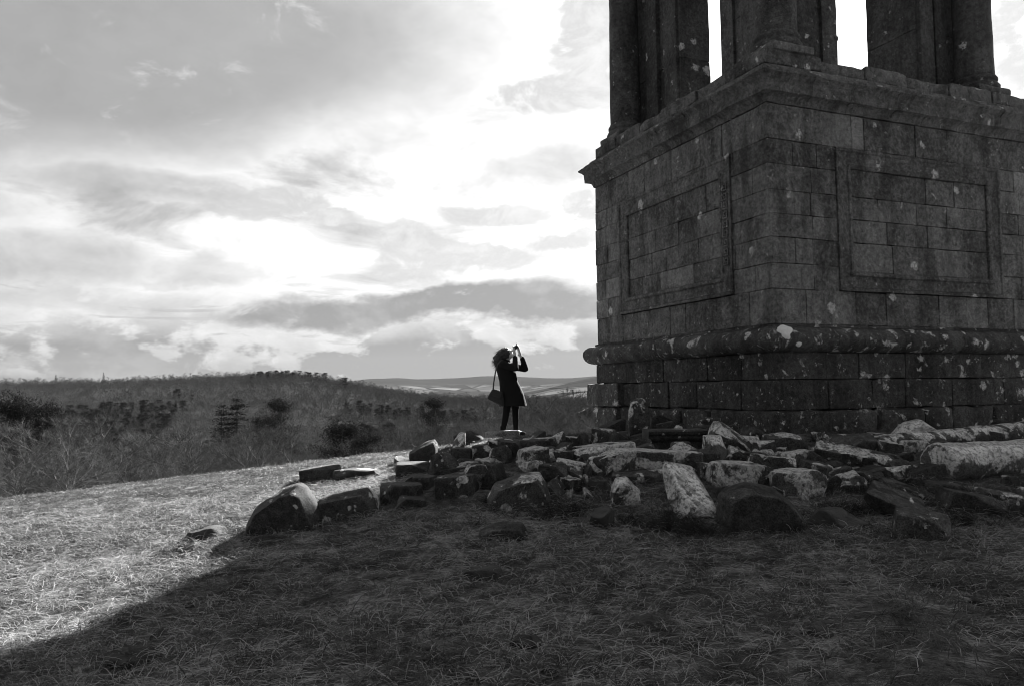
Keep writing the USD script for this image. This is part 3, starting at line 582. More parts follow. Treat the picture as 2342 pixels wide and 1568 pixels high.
TABLE = [
 # left end of the spill, partly in the sun
 (568, 739, 1102, 1219, 'dome', 'rock_spotted', 0, 0, 0.62, 'big dark domed boulder at the left end of the rubble, its right shoulder sunlit'),
 (728, 868, 1113, 1186, 'block', 'rock_spotted', 14, -3, 0.5, 'low block with large pale round lichens, touching the big domed boulder'),
 (690, 785, 1060, 1096, 'block', 'rock', 12, -7, 0.35, 'long dark squared stone lying alone in sunlit grass behind the domed boulder'),
 (766, 860, 1072, 1093, 'slab', 'rock', 8, -2, 0.35, 'thin flat slab with a sunlit top, right of the long dark squared stone'),
 (852, 885, 1070, 1086, 'wedge', 'rock', 0, 0, 0.2, 'small dark stone at the right tip of the thin sunlit slab'),
 (900, 982, 1056, 1088, 'slab', 'rock', 5, 1, 0.5, 'dark flat slab with a crisp top edge, below the tilted sunlit block'),
 (904, 948, 1042, 1058, 'wedge', 'rock', 0, 0, 0.3, 'small dark wedge half hidden under the tilted sunlit block'),
 (977, 1056, 1033, 1085, 'boulder', 'rock_spotted', 20, 8, 0.45, 'pointed mottled stone right of the tilted sunlit block'),
 (928, 998, 1085, 1122, 'block', 'rock', -8, 3, 0.35, 'small dark block with a sunlit stripe across its top'),
 (868, 970, 1105, 1146, 'slab', 'rock', 10, -3, 0.4, 'flat slab with a grey top, in front of the block with the sunlit stripe'),
 (876, 937, 1121, 1156, 'wedge', 'rock', -20, 0, 0.3, 'dark slanting stone leaning under the flat grey-topped slab'),
 (907, 976, 1134, 1164, 'block', 'rock', 4, 0, 0.3, 'small dark oblong stone in front of the flat grey-topped slab'),
 (995, 1095, 1082, 1137, 'block', 'rock_spotted', -10, -2, 0.4, 'dark rounded block dotted with small round pale lichens'),
 (1067, 1112, 1060, 1084, 'boulder', 'rock', 0, 0, 0.3, 'small black stone behind the dotted block'),
 (1095, 1157, 1060, 1116, 'wedge', 'rock', -25, -18, 0.4, 'slanting slab with a pale top edge beside the dotted block'),
 (1081, 1143, 1014, 1052, 'block', 'rock_spotted', -12, 0, 0.5, 'squared block with two pale lichens, left below the person'),
 (1043, 1085, 1044, 1064, 'slab', 'rock', 0, 2, 0.35, 'low dark stone left of the squared block below the person'),
 # under and beside the person
 (1139, 1193, 1003, 1050, 'block', 'rock', -6, 0, 0.5, 'dark squared block directly under the slab the person stands on'),
 (1112, 1146, 1004, 1048, 'block', 'rock_pale', 6, 0, 0.4, 'narrow pale upright block left of the dark one under the person'),
 (1177, 1254, 1019, 1065, 'block', 'rock_pale', 14, -2, 0.5, 'pale-faced squared block right below the person'),
 (1193, 1300, 998, 1024, 'slab', 'rock_pale', 4, -3, 0.6, 'wide flat slab on top of the pale-faced block'),
 (1204, 1247, 983, 1001, 'wedge', 'rock', 10, 0, 0.3, 'small pointed stone with a bright sunlit right side, right of the person\'s feet'),
 (1254, 1320, 1027, 1060, 'block', 'rock_spotted', -8, 4, 0.4, 'mottled stone right of the pale-faced block'),
 (1263, 1353, 993, 1019, 'slab', 'rock_pale', 10, 5, 0.5, 'flat mottled slab sloping down left, between the person and the wall'),
 (1308, 1450, 1009, 1057, 'slab', 'rock_pale', 6, -3, 0.6, 'long slab with a white lichen streak on its right end'),
 (1361, 1598, 1024, 1080, 'block', 'rock_pale', 3, 1, 0.6, 'longest squared beam of stone in the middle of the rubble, whitened at its right end'),
 (1397, 1512, 1074, 1102, 'block', 'rock', 0, 0, 0.4, 'dark stone in the gap below the longest squared beam'),
 (1229, 1331, 1058, 1096, 'slab', 'rock_spotted', -8, 4, 0.45, 'flat dark stone with three big white lichens'),
 (1112, 1264, 1076, 1164, 'boulder', 'rock_spotted', 15, -4, 0.65, 'broad ridged rock with scattered white lichens, front row centre left'),
 (1243, 1318, 1096, 1143, 'wedge', 'rock', -18, 12, 0.4, 'dark sharp wedge right of the broad ridged rock'),
 (1344, 1396, 1094, 1124, 'boulder', 'earth', 0, 0, 0.35, 'black mossy lump below the left end of the longest beam'),
 (1394, 1464, 1086, 1158, 'oval', 'rock_white', -10, 24, 0.4, 'egg-shaped stone with a white crusted top, front row'),
 (1347, 1404, 1157, 1206, 'boulder', 'earth', 0, 0, 0.35, 'black moss-covered lump in the grass below the egg-shaped stone'),
 (1091, 1206, 1192, 1239, 'slab', 'rock', 8, -1, 0.36, 'lone low stone with a flat grey top, out in the grass in front'),
 # against the left wall
 (1436, 1485, 909, 1003, 'oval', 'rock_pale', 10, -8, 0.35, 'tall upright oval stone leaning by the left wall'),
 (1478, 1561, 910, 953, 'block', 'rock', 15, 4, 0.4, 'dark block lying behind the tall upright oval stone'),
 (1485, 1590, 949, 984, 'wedge', 'rock', -12, 8, 0.4, 'lens-shaped dark stone right of the tall upright oval'),
 (1385, 1436, 929, 973, 'block', 'rock', 20, 6, 0.4, 'grey block between the wall corner and the tall upright oval'),
 (1357, 1430, 956, 993, 'wedge', 'rock', -10, 10, 0.4, 'sloping dark wedge in front of the grey block by the wall corner'),
 (1319, 1358, 930, 979, 'block', 'rock', 8, 0, 0.4, 'squared upright block at the far left corner of the mausoleum'),
 (1352, 1437, 987, 1010, 'slab', 'rock', 5, -1, 0.45, 'dark flat slab in front of the sloping wedge'),
 (1590, 1653, 952, 1002, 'boulder', 'rock_spotted', 0, 0, 0.45, 'squat mottled rock standing by the left wall'),
 (1605, 1654, 994, 1058, 'block', 'rock_white', 12, 2, 0.4, 'upright white-crusted stone at the right end of the moulded fragment'),
 # middle and right
 (1743, 1840, 985, 1038, 'dome', 'rock_pale', 10, 0, 0.5, 'rounded pale-patched boulder in front of the near corner'),
 (1645, 1709, 1023, 1058, 'boulder', 'rock_pale', 0, 0, 0.4, 'knobbly pale rock right of the upright white-crusted stone'),
 (1621, 1769, 1055, 1112, 'block', 'rock_pale', -4, 2, 0.5, 'broad block with a whitened top edge, above the biggest dark rock'),
 (1585, 1623, 1054, 1088, 'block', 'rock_pale', 6, 0, 0.35, 'small squared stone left of the broad whitened block'),
 (1641, 1830, 1098, 1215, 'dome', 'rock', -14, 2, 0.8, 'biggest dark rock of the front row, pale only on its upper left edge'),
 (1765, 1876, 1070, 1135, 'block', 'rock_white', 10, -4, 0.5, 'stone with a white-crusted front face, behind the biggest dark rock'),
 (1833, 1946, 1027, 1077, 'wedge', 'rock_pale', -14, 14, 0.5, 'wedge with a pale sloping top, right of the near corner'),
 (1913, 1974, 1074, 1119, 'boulder', 'rock_white', 12, 10, 0.4, 'small stone with a snow-white top among the grass'),
 (2034, 2157, 955, 1026, 'dome', 'rock_white', -8, 0, 0.6, 'peaked boulder with white streaks against the right wall'),
 (2174, 2266, 970, 1010, 'dome', 'rock_white', 10, -6, 0.5, 'smaller white-faced boulder right of the peaked one'),
 (1903, 2013, 989, 1042, 'boulder', 'rock', 0, 0, 0.6, 'dark mossy rock close under the right wall'),
 (2057, 2182, 1040, 1098, 'wedge', 'rock', -16, 10, 0.5, 'dark hollow-sided stone leaning on the end of the fallen drum'),
 (2120, 2202, 1100, 1132, 'slab', 'rock', -10, 6, 0.45, 'black flat stone in front of the fallen drum'),
 (2143, 2286, 1116, 1178, 'block', 'rock', -12, 10, 0.5, 'dark rock sloping down right, behind the dressed block'),
 (2232, 2323, 1116, 1148, 'slab', 'rock_spotted', -10, 5, 0.4, 'flat lichen-edged stone near the right edge, in front of the drum'),
 (2312, 2352, 1142, 1180, 'boulder', 'rock_spotted', 0, 0, 0.35, 'spotted stone cut by the right edge of the picture'),
 (1836, 1993, 1158, 1212, 'boulder', 'earth', 0, 0, 0.5, 'turf-covered mound of stone right of the biggest dark rock'),
 (1722, 1773, 1020, 1052, 'boulder', 'rock_white', 0, 0, 0.35, 'small white-topped stone below the rounded pale-patched boulder'),
 (1756, 1825, 1029, 1049, 'slab', 'rock_pale', 0, 3, 0.4, 'thin pale flat stone in front of the rounded pale-patched boulder'),
 (2276, 2318, 958, 997, 'block', 'rock_spotted', 0, 0, 0.4, 'dark block lying against the right wall near the picture edge'),
 (415, 525, 1203, 1236, 'boulder', 'earth', 0, 0, 0.35, 'low dark tussock-covered stone in the sun left of the domed boulder'),
 (1050, 1150, 1293, 1328, 'boulder', 'earth', 0, 0, 0.35, 'low mossy stone sunk in the shaded turf of the foreground'),
]
def outline_stone(pts, foot, thick, mat, label, front=0.86, back=0.72, top_back=0.0, seed=1, amp=0.02):
    """A stone whose face has the given outline (pixels of the photograph), standing where its foot meets the turf, with real depth behind it."""
    pts = np.array(pts, float); c = on_ground(pts[:, 0].mean(), foot); d = c[1] + thick * 0.3
    A = np.array([at(x, y, d) for x, y in pts]); A[:, 2] = np.where(pts[:, 1] > foot - 6, A[:, 2] - 0.12, A[:, 2]); m = A.mean(0); lo = A[:, 2].min()
    rings = []
    for k, y in ((front, -0.55), (0.985, -0.22), (1.0, 0.05), (back, 0.6)):
        R = m + (A - m) * k; R[:, 2] = lo + (A[:, 2] - lo) * (k if y < 0 else k ** 0.5) ; R[:, 1] = d + y * thick; rings.append(R)
    h = mfd.Manifold.hull_points(np.vstack(rings).astype(np.float32)).refine_to_length(0.035).to_mesh()
    t = trimesh.Trimesh(h.vert_properties[:, :3], h.tri_verts, process=True); trimesh.smoothing.filter_taubin(t, iterations=3)
    P = rock_noise(np.asarray(t.vertices), seed * 2.9, amp); ROCKS.append((P.mean(0), np.ptp(P[:, 0]) / 2, thick / 2))
    return tag(obj('fallen_stone', trimesh.Trimesh(P, t.faces, process=False), mat, smooth=30), label, 'stone')
import manifold3d as mfd
OUT = [
 ([(568, 1219), (570, 1196), (588, 1160), (610, 1142), (655, 1112), (690, 1102), (705, 1112), (722, 1142), (739, 1180), (737, 1205)], 1212, 0.55, 'rock_spotted', 'big dark domed boulder at the left end of the rubble, its right shoulder sunlit'),
 ([(728, 1186), (730, 1142), (738, 1134), (812, 1117), (842, 1112), (866, 1136), (868, 1170), (850, 1180)], 1184, 0.45, 'rock_spotted', 'low block with large pale round lichens, touching the big domed boulder'),
 ([(1112, 1162), (1114, 1134), (1130, 1105), (1190, 1080), (1232, 1076), (1248, 1100), (1264, 1150), (1250, 1162)], 1160, 0.6, 'rock_spotted', 'broad ridged rock with scattered white lichens, front row centre left'),
 ([(1394, 1140), (1396, 1112), (1408, 1090), (1432, 1086), (1462, 1120), (1464, 1142), (1440, 1158), (1415, 1155)], 1154, 0.36, 'rock_white', 'egg-shaped stone with a white crusted top, front row'),
 ([(1641, 1190), (1644, 1128), (1660, 1112), (1704, 1098), (1720, 1104), (1762, 1110), (1800, 1140), (1829, 1178), (1824, 1196), (1740, 1214), (1690, 1214)], 1210, 0.6, 'rock', 'biggest dark rock of the front row, pale only on its upper left edge'),
 ([(1091, 1235), (1096, 1212), (1124, 1196), (1150, 1191), (1196, 1193), (1206, 1212), (1206, 1228), (1160, 1238)], 1234, 0.34, 'rock', 'lone low stone with a flat grey top, out in the grass in front'),
 ([(2034, 1018), (2040, 990), (2066, 964), (2100, 957), (2128, 976), (2157, 1008), (2150, 1022)], 1024, 0.5, 'rock_white', 'peaked boulder with white streaks against the right wall'),
 ([(2174, 1006), (2180, 988), (2222, 971), (2248, 980), (2266, 998), (2262, 1008)], 1010, 0.45, 'rock_white', 'smaller white-faced boulder right of the peaked one'),
 ([(1743, 1030), (1744, 992), (1790, 986), (1822, 992), (1840, 1012), (1836, 1030), (1800, 1036)], 1036, 0.45, 'rock_pale', 'rounded pale-patched boulder in front of the near corner'),
 ([(935, 1046), (937, 1030), (975, 1008), (996, 1002), (1003, 1018), (1000, 1036), (978, 1050), (950, 1052)], 1052, 0.34, 'rock', 'tilted squared block with its right end bright in the sun'),
]
for k, row in enumerate(OUT): outline_stone(*row, seed=k + 1)
_done = {r[4] for r in OUT}
TABLE = [r for r in TABLE if r[9] not in _done]
for row in TABLE: place_rock(*row)
# single stones whose tilt matters
def gz(px, py, lift=0.0): return on_ground(px, py, lift)[1]
oriented_rock(1150, 997, 14.5, (0.60, 0.5, 0.20), (1, -2, 8), 'slab', 'ashlar_pale', 'pale flat slab at the feet of the person, highest of its heap', seed=62)
oriented_rock(1576, 1132, 1180, (0.44, 0.68, 0.20), (10, 42, 24), 'slab', 'rock_white', 'bright slab almost white with lichen, tilted towards the viewer in the front row', seed=63)
oriented_rock(1673, 1008, 1036, (0.62, 0.34, 0.22), (34, 18, -8), 'slab', 'rock_pale', 'pale-edged fragment sloping down right beside the moulded stone', seed=64)
oriented_rock(2045, 1148, 1186, (0.58, 0.34, 0.16), (22, 26, -18), 'slab', 'rock', 'mossy slab sloping down right in front of the dark hollow-sided stone', seed=65)
oriented_rock(2078, 1124, 1146, (0.58, 0.16, 0.10), (17, 22, -18), 'block', 'rock', 'narrow mossy moulded strip lying above the mossy slab', seed=66)
oriented_rock(2106, 1204, 1238, (0.46, 0.32, 0.26), (9, 10, -20), 'block', 'ashlar_low', 'dressed block with a smooth flat top, alone in the grass at lower right', seed=67, amp=0.008)
oriented_rock(1950, 1050, 1080, (0.92, 0.34, 0.28), (12, 20, -20), 'block', 'rock_pale', 'lichen-crusted beam sloping down right in front of the near corner', seed=68)
# small broken stones fill the heap between the big ones
fr = np.random.default_rng(91); n_fill = 0
while n_fill < 150:
    px, py = fr.uniform(985, 2342), fr.uniform(1000, 1165)
    if py > 1118 + 28 * math.sin(px / 90.0) or (px < 1250 and py > 1090): continue
    w, h = fr.uniform(28, 86), fr.uniform(16, 46)
    place_rock(px - w / 2, px + w / 2, py - h, py, ('block', 'boulder', 'wedge', 'slab')[fr.integers(0, 4)], ('rock', 'rock_white', 'rock_pale', 'rock_spotted')[fr.integers(0, 4)], fr.uniform(-40, 40), fr.uniform(-14, 14), fr.uniform(0.2, 0.4), 'small broken stone wedged among the larger ones of the heap', seed=200 + n_fill, sink=0.10).SetCustomDataByKey('group', 'small broken stones filling the heap')
    n_fill += 1
# a fragment of cornice and two fallen column drums
def profile_stone(px, py, depth, prof, length, yaw, roll, mat, label):
    k = 14; u = np.linspace(-length / 2, length / 2, k); m = len(prof)
    V = np.array([[(x, y, z) for y, z in prof] for x in u]).reshape(-1, 3)
    i = (np.arange(k - 1)[:, None] * m + np.arange(m)[None]).ravel(); j = (np.arange(k - 1)[:, None] * m + (np.arange(m)[None] + 1) % m).ravel()
    q = np.stack([i, i + m, j + m, j], 1); cap = np.array([[0, a, a + 1] for a in range(1, m - 1)])
    F = np.vstack([q[:, [0, 1, 2]], q[:, [0, 2, 3]], cap, cap[:, ::-1] + (k - 1) * m])
    tm = trimesh.Trimesh(V, F, process=False)
    if tm.volume < 0: F = F[:, ::-1]
    P = rock_noise(V @ rot(0, math.radians(roll), math.radians(yaw)).T + at(px, py, depth), 5.0, 0.012)
    ROCKS.append((P.mean(0), length / 2, 0.2))
    return tag(obj('cornice_fragment', trimesh.Trimesh(P, F, process=False), mat, smooth=35), label, 'stone')
profile_stone(1540, 1003, on_ground(1540, 1026)[1] + 0.2, [(-0.24, -0.16), (-0.22, -0.05), (-0.20, -0.03), (-0.245, 0.0), (-0.26, 0.03), (-0.25, 0.07), (-0.28, 0.085), (-0.285, 0.13), (-0.26, 0.15), (0.2, 0.15), (0.2, -0.16)], 0.86, 3, 0, 'rock', 'squared fragment of moulded cornice lying in front of the left wall')
def drum(p, q, r0, r1, mat, label):
    p, q = np.array(p, float), np.array(q, float); L = np.linalg.norm(q - p); n, k = 28, 22
    ax = (q - p) / L; s = np.cross(ax, UZ); s /= np.linalg.norm(s); t = np.cross(s, ax)
    us = np.concatenate([[0, 0], np.linspace(0.03, L - 0.03, k), [L, L]]); rs = np.concatenate([[1e-3, r0 - 0.03], np.linspace(r0, r1, k), [r1 - 0.03, 1e-3]])
    th = np.linspace(0, 2 * PI, n, endpoint=False)
    V = np.array([p + ax * u + (s * math.cos(a) + t * math.sin(a)) * r for u, r in zip(us, rs) for a in th])
    m = n; i = (np.arange(len(us) - 1)[:, None] * m + np.arange(m)[None]).ravel(); j = (np.arange(len(us) - 1)[:, None] * m + (np.arange(m)[None] + 1) % m).ravel()
    qd = np.stack([i, j, j + m, i + m], 1); F = np.vstack([qd[:, [0, 1, 2]], qd[:, [0, 2, 3]]])
    if trimesh.Trimesh(V, F, process=False).volume < 0: F = F[:, ::-1]
    V = rock_noise(V, 2.0 + r0 * 9, 0.028); ROCKS.append((V.mean(0), np.ptp(V[:, 0]) / 2, np.ptp(V[:, 1]) / 2))
    return tag(obj('column_drum', trimesh.Trimesh(V, F, process=False), mat, smooth=40), label, 'stone')
a_ = on_ground(2160, 1112); a_ = a_ + np.array([0.05, 0.25, 0.24]); b_ = a_ + np.array([1.85, 0.75, -0.02])
drum(a_, b_, 0.25, 0.26, 'rock_white', 'thick fallen column drum whitened with lichen, running out at the right edge')
a_ = on_ground(2015, 1044); a_ = a_ + np.array([0, 0.2, 0.13]); b_ = a_ + np.array([3.1, 1.15, 0.09])
drum(a_, b_, 0.15, 0.19, 'rock_pale', 'long slender fallen shaft lying behind the thick drum')
# clods of dark earth in the turf
CL = [(362, 1456, 46, 24, 'clod of dark earth in the shaded turf, leftmost of the clods'), (1206, 1466, 70, 26, 'flat dark clod in the turf near the bottom centre'),
      (1874, 1442, 76, 44, 'largest black clod of earth, in the turf at lower right'), (2252, 1369, 50, 26, 'small dark clod in the turf towards the right edge'), (1490, 1420, 110, 26, 'long low ridge of dark earth in the turf at bottom centre right'),
      (300, 1494, 130, 30, 'wide low hump of dark earth near the bottom left'), (428, 1384, 22, 12, 'tiny dark clod just at the edge of the shadow')]
for k, (px, py, w, h, lab) in enumerate(CL):
    c = on_ground(px, py + h / 2); s = c[1] / FPX
    m = trimesh.creation.icosphere(3, 1.0); v = m.vertices * np.array([w * s / 2, w * s * 0.42, h * s * 0.75])
    v = v + (np.stack([meshkit.fbm(v * 16 + 7 * q + k, 3, q) for q in range(3)], 1) - 0.5) * 0.09
    tag(obj('earth_clod', trimesh.Trimesh(v + c + np.array([0, 0.05, 0.0]), m.faces, process=False), 'earth', smooth=True), lab, 'clod')
# ---------- trees
def tube(pts, r0, r1, n=4):
    pts = np.asarray(pts, float); k = len(pts); d = np.gradient(pts, axis=0); d /= np.linalg.norm(d, axis=1, keepdims=True) + 1e-9
    s = np.cross(d, [0.31, 0.17, 0.93]); s /= np.linalg.norm(s, axis=1, keepdims=True) + 1e-9; t = np.cross(d, s)
    th = np.linspace(0, 2 * PI, n, endpoint=False); r = np.linspace(r0, r1, k)[:, None, None]
    V = pts[:, None] + (s[:, None] * np.cos(th)[None, :, None] + t[:, None] * np.sin(th)[None, :, None]) * r
    i = (np.arange(k - 1)[:, None] * n + np.arange(n)[None]).ravel(); j = (np.arange(k - 1)[:, None] * n + (np.arange(n)[None] + 1) % n).ravel()
    q = np.stack([i, j, j + n, i + n], 1)
    return V.reshape(-1, 3), np.vstack([q[:, [0, 1, 2]], q[:, [0, 2, 3]]])
def limb(p, d, L, up, r, k=4, wob=0.12):
    pts = [p]
    for i in range(k):
        d = d + r.normal(size=3) * wob + np.array([0, 0, up]); d /= np.linalg.norm(d); pts.append(pts[-1] + d * L / k)
    return np.array(pts)
def bare_tree(seed, h=9.0, stems=1, upright=0.25, twig=0.011, dense=1.0):
    r = np.random.default_rng(seed); trunk, wood, tri = [], [], []
    for s in range(stems):
        d = np.array([r.normal() * 0.13 * (1 + stems * 0.5), r.normal() * 0.13 * (1 + stems * 0.5), 1]); d /= np.linalg.norm(d)
        p = np.array([r.normal() * 0.15 * (stems - 1), r.normal() * 0.15 * (stems - 1), -0.4])
        H_ = h * r.uniform(0.8, 1.0); tp = limb(p, d, H_, 0.05, r, 8, 0.09); trunk.append(tube(tp, 0.0085 * h / stems ** 0.4, 0.010, 6))
        for b in range(int(15 * dense / stems ** 0.5)):
            t = 0.24 + 0.75 * r.random() ** 0.8; p1 = tp[0] + 0; idx = t * 8; i0 = min(int(idx), 7); p1 = tp[i0] + (tp[i0 + 1] - tp[i0]) * (idx - i0)
            a = r.uniform(0, 2 * PI); d1 = np.array([math.cos(a), math.sin(a), r.uniform(0.25, 0.95)]); d1 /= np.linalg.norm(d1)
            l1 = h * 0.42 * (1.12 - t) + 0.6; lp = limb(p1, d1, l1, upright * 0.5, r, 4); trunk.append(tube(lp, 0.009 + 0.004 * l1, 0.006, 3))
            for c in range(8):
                t2 = 0.2 + 0.8 * r.random(); j = min(int(t2 * 4), 3); p2 = lp[j] + (lp[j + 1] - lp[j]) * (t2 * 4 - j)
                d2 = (lp[j + 1] - lp[j]); d2 = d2 / np.linalg.norm(d2) + r.normal(size=3) * 0.55 + np.array([0, 0, upright]); d2 /= np.linalg.norm(d2)
                l2 = l1 * 0.5 * (1.2 - t2) + 0.35; sp = limb(p2, d2, l2, upright * 0.4, r, 3); wood.append(tube(sp, 0.008, 0.004, 3))
                for e in range(7):
                    t3 = 0.15 + 0.85 * r.random(); j = min(int(t3 * 3), 2); p3 = sp[j] + (sp[j + 1] - sp[j]) * (t3 * 3 - j)
                    for q in range(6):
                        d3 = (sp[j + 1] - sp[j]); d3 = d3 / np.linalg.norm(d3) + r.normal(size=3) * 0.6 + np.array([0, 0, upright]); d3 /= np.linalg.norm(d3)
                        l3 = r.uniform(0.16, 0.46); s_ = np.cross(d3, r.normal(size=3)); s_ /= np.linalg.norm(s_); s_ *= twig
                        tri.append((p3 - s_ * 0.5, p3 + s_ * 0.5, p3 + d3 * l3 + r.normal(size=3) * 0.05))
    T = np.array(tri).reshape(-1, 3)
    wood.append((T, np.arange(len(T)).reshape(-1, 3)))
    return join(trunk), join(wood)
def leaf_tris(c, r, size, n, flat=1.0, up=0.0):
    d = r.normal(size=(n, 3)); d /= np.linalg.norm(d, axis=1, keepdims=True); d[:, 2] = d[:, 2] * flat + up
    s = np.cross(d, r.normal(size=(n, 3))); s /= np.linalg.norm(s, axis=1, keepdims=True)
    L = size * r.uniform(0.6, 1.4, (n, 1))
    T = np.stack([c - s * L * 0.14, c + s * L * 0.14, c + d * L], 1).reshape(-1, 3)
    return T, np.arange(3 * n).reshape(-1, 3)
def spruce(seed, h=12.0, rad=2.6):
    r = np.random.default_rng(seed); tr = tube([(0, 0, -0.5), (0, 0, h * 0.5), (0, 0, h)], 0.02 * h, 0.02, 6); out = []
    for w in range(24):
        z = h * (0.10 + 0.9 * w / 24) + r.uniform(-0.1, 0.1)
        for b in range(8):
            a = r.uniform(0, 2 * PI); L = rad * (1.03 - z / h) * r.uniform(0.65, 1.15) + 0.12
            k = max(4, int(L * 36)); t = r.random(k) ** 0.7
            c = np.stack([np.cos(a) * L * t, np.sin(a) * L * t, z - 0.30 * L * t + 0.18 * L * t * t], 1) + r.normal(size=(k, 3)) * 0.10
            out.append(leaf_tris(c, r, 0.24, k, 0.5, -0.1))
    return tr, join(out)
def pine(seed, h=10.0, rad=2.6):
    r = np.random.default_rng(seed); tp = limb(np.array([0, 0, -0.5]), np.array([0.05, 0, 1.0]), h, 0.02, r, 6, 0.05)
    wood, out = [tube(tp, 0.02 * h, 0.04, 6)], []
    for b in range(34):
        t = 0.28 + 0.72 * r.random(); idx = t * 6; i0 = min(int(idx), 5); p = tp[i0] + (tp[i0 + 1] - tp[i0]) * (idx - i0); a = r.uniform(0, 2 * PI)
        L = rad * (1.25 - t * 0.8) * r.uniform(0.6, 1.1); q = p + np.array([math.cos(a) * L, math.sin(a) * L, L * r.uniform(0.1, 0.5)])
        wood.append(tube([p, (p + q) / 2 + np.array([0, 0, -0.1]), q], 0.05, 0.015, 3))
        for m in range(4):
            c = p + (q - p) * r.uniform(0.55, 1.05) + r.normal(size=3) * 0.25; n = 130
            cc = r.normal(size=(n, 3)) * np.array([0.36, 0.36, 0.20]) + c
            out.append(leaf_tris(cc, r, 0.15, n, 0.8, 0.35))
    return join(wood), join(out)
PROTO = {}
def proto_tree(key, trunk, crown, crown_mat):
    path = f'/World/tree_kinds/{key}'
    stage.CreateClassPrim('/World/tree_kinds') if not stage.GetPrimAtPath('/World/tree_kinds') else None
    UsdGeom.Xform.Define(stage, path)
    usdkit.mesh(stage, path + '/trunk', trunk, M['bark'], smooth=True); usdkit.mesh(stage, path + '/crown', crown, M[crown_mat])
    PROTO[key] = path
for k, (h, st, up, de) in enumerate(((9.5, 1, 0.12, 1.0), (8.0, 3, 0.18, 1.0), (10.5, 1, 0.16, 1.1), (7.0, 4, 0.22, 1.1), (9.0, 2, 0.10, 1.0))):
    proto_tree(f'bare_{k}', *bare_tree(100 + k, h, st, up, 0.0075, de), 'twig')
for k in range(2): proto_tree(f'spruce_{k}', *spruce(200 + k), 'needles')
for k in range(3): proto_tree(f'pine_{k}', *pine(300 + k), 'needles')
PH0 = {'bare_0': 9.5, 'bare_1': 8.0, 'bare_2': 10.5, 'bare_3': 7.0, 'bare_4': 9.0, 'spruce_0': 12, 'spruce_1': 12, 'pine_0': 10, 'pine_1': 10, 'pine_2': 10}
def tree(name, key, x, y, scale, label, group=None, yaw=0.0, wide=1.0, sink=0.0):
    x_ = UsdGeom.Xform.Define(stage, numbered('/World', name))
    x_.AddTranslateOp().Set(Gf.Vec3d(float(x), float(y), float(H(x, y, False)) - sink)); x_.AddRotateZOp().Set(float(yaw)); x_.AddScaleOp().Set(Gf.Vec3f(scale * wide, scale * wide, scale))
    x_.GetPrim().GetReferences().AddInternalReference(PROTO[key]); x_.GetPrim().SetInstanceable(True)
    return tag(x_.GetPrim(), label, 'tree', group)
def tree_at(name, key, px, ytop, dist, label, height=None, wide=1.0, group=None, yaw=0.0):
    """A tree on the ground at a distance on a sight line, as tall as it stands in the photograph."""
    c = at(px, ytop, dist); g0 = float(H(c[0], c[1], False)); hgt = max(1.5, c[2] - g0)
    return tree(name, key, c[0], c[1], hgt / PH0[key], label, group, yaw, wide)
# evergreens that stand out
EVER = (
  (766, 962, 30, 'pine_0', 0.95, 'bushy black pine right behind the sunlit turf, left of the tilted block'), (812, 990, 29, 'pine_1', 1.0, 'lower black pine touching the bushy one at its right'),
  (622, 950, 92, 'pine_2', 0.75, 'windswept dark pine standing above the bare wood'), (543, 903, 150, 'spruce_0', 1.7, 'broad dark conifer in the middle of the wood'), (508, 918, 152, 'spruce_1', 1.5, 'smaller conifer left of the broad dark one'),
  (662, 908, 140, 'pine_1', 0.8, 'ragged pale-branched pine right of the broad dark conifer'), (22, 904, 84, 'pine_0', 0.8, 'frosted-looking pine crown at the left edge of the picture'), (66, 918, 86, 'pine_2', 0.7, 'lower pine beside the crown at the left edge'),
  (237, 850, 550, 'spruce_1', 0.9, 'tallest pointed conifer on the left skyline'), (128, 855, 545, 'spruce_0', 1.0, 'dark conifer on the left skyline, left of the tallest one'), (272, 864, 550, 'spruce_0', 1.0, 'short conifer just right of the tallest skyline one'),
  (14, 864, 540, 'spruce_1', 1.0, 'small conifer on the skyline at the left edge'), (577, 860, 560, 'pine_0', 1.2, 'dark bushy conifer below the skyline grove'),
  (784, 862, 540, 'pine_2', 1.3, 'rounded dark tree on the slope right of the skyline grove'), (1012, 908, 170, 'pine_1', 0.9, 'dark conifer at the foot of the far slope, left of the person'))
HIDE = [(math.degrees(math.atan((e[0] - PW / 2) / FPX)), e[2], math.degrees(0.9 * e[4] * 2.6 * 1.0 / e[2])) for e in EVER]
def screens(a, r):
    """Whether a bare tree there would stand right in front of one of the evergreens."""
    return any(abs(a - a0) < w0 + 0.4 and d0 < 100 and (d0 * 0.45 if d0 > 60 else 0) < r < d0 + 2 for a0, d0, w0 in HIDE)
for px, yt, d, key, w, lab in EVER: tree_at('conifer', key, px, yt, d, lab, wide=w, yaw=px)
tr = np.random.default_rng(77)
# the nearer wood: every bare tree a thing of its own
bands = [('bare_tree', -40, -16, 'bare grey tree in the wood below the lower left edge of the sunlit turf', 'bare trees below the left of the hilltop'),
         ('bare_tree', -16, -4.5, 'bare grey tree in the wood behind the sunlit turf, left of the person', 'bare trees left of the person'),
         ('bare_tree', -4.5, 9, 'bare grey sapling in the thicket between the person and the mausoleum', 'bare thicket between person and mausoleum')]
spots = []
for _ in range(16000):
    r_ = 26 + 60 * tr.random() ** 0.9; a_ = tr.uniform(-36, 8.5); x, y = r_ * math.sin(math.radians(a_)), r_ * math.cos(math.radians(a_))
    if r_ < 30 + max(0, (a_ + 16) * 0.2) or screens(a_, r_): continue
    if all((x - u) ** 2 + (y - v) ** 2 > (1.5 + r_ * 0.026) ** 2 for u, v, _, _ in spots): spots.append((x, y, r_, a_))
spots.sort(key=lambda s: s[2]); spots = spots[:299]
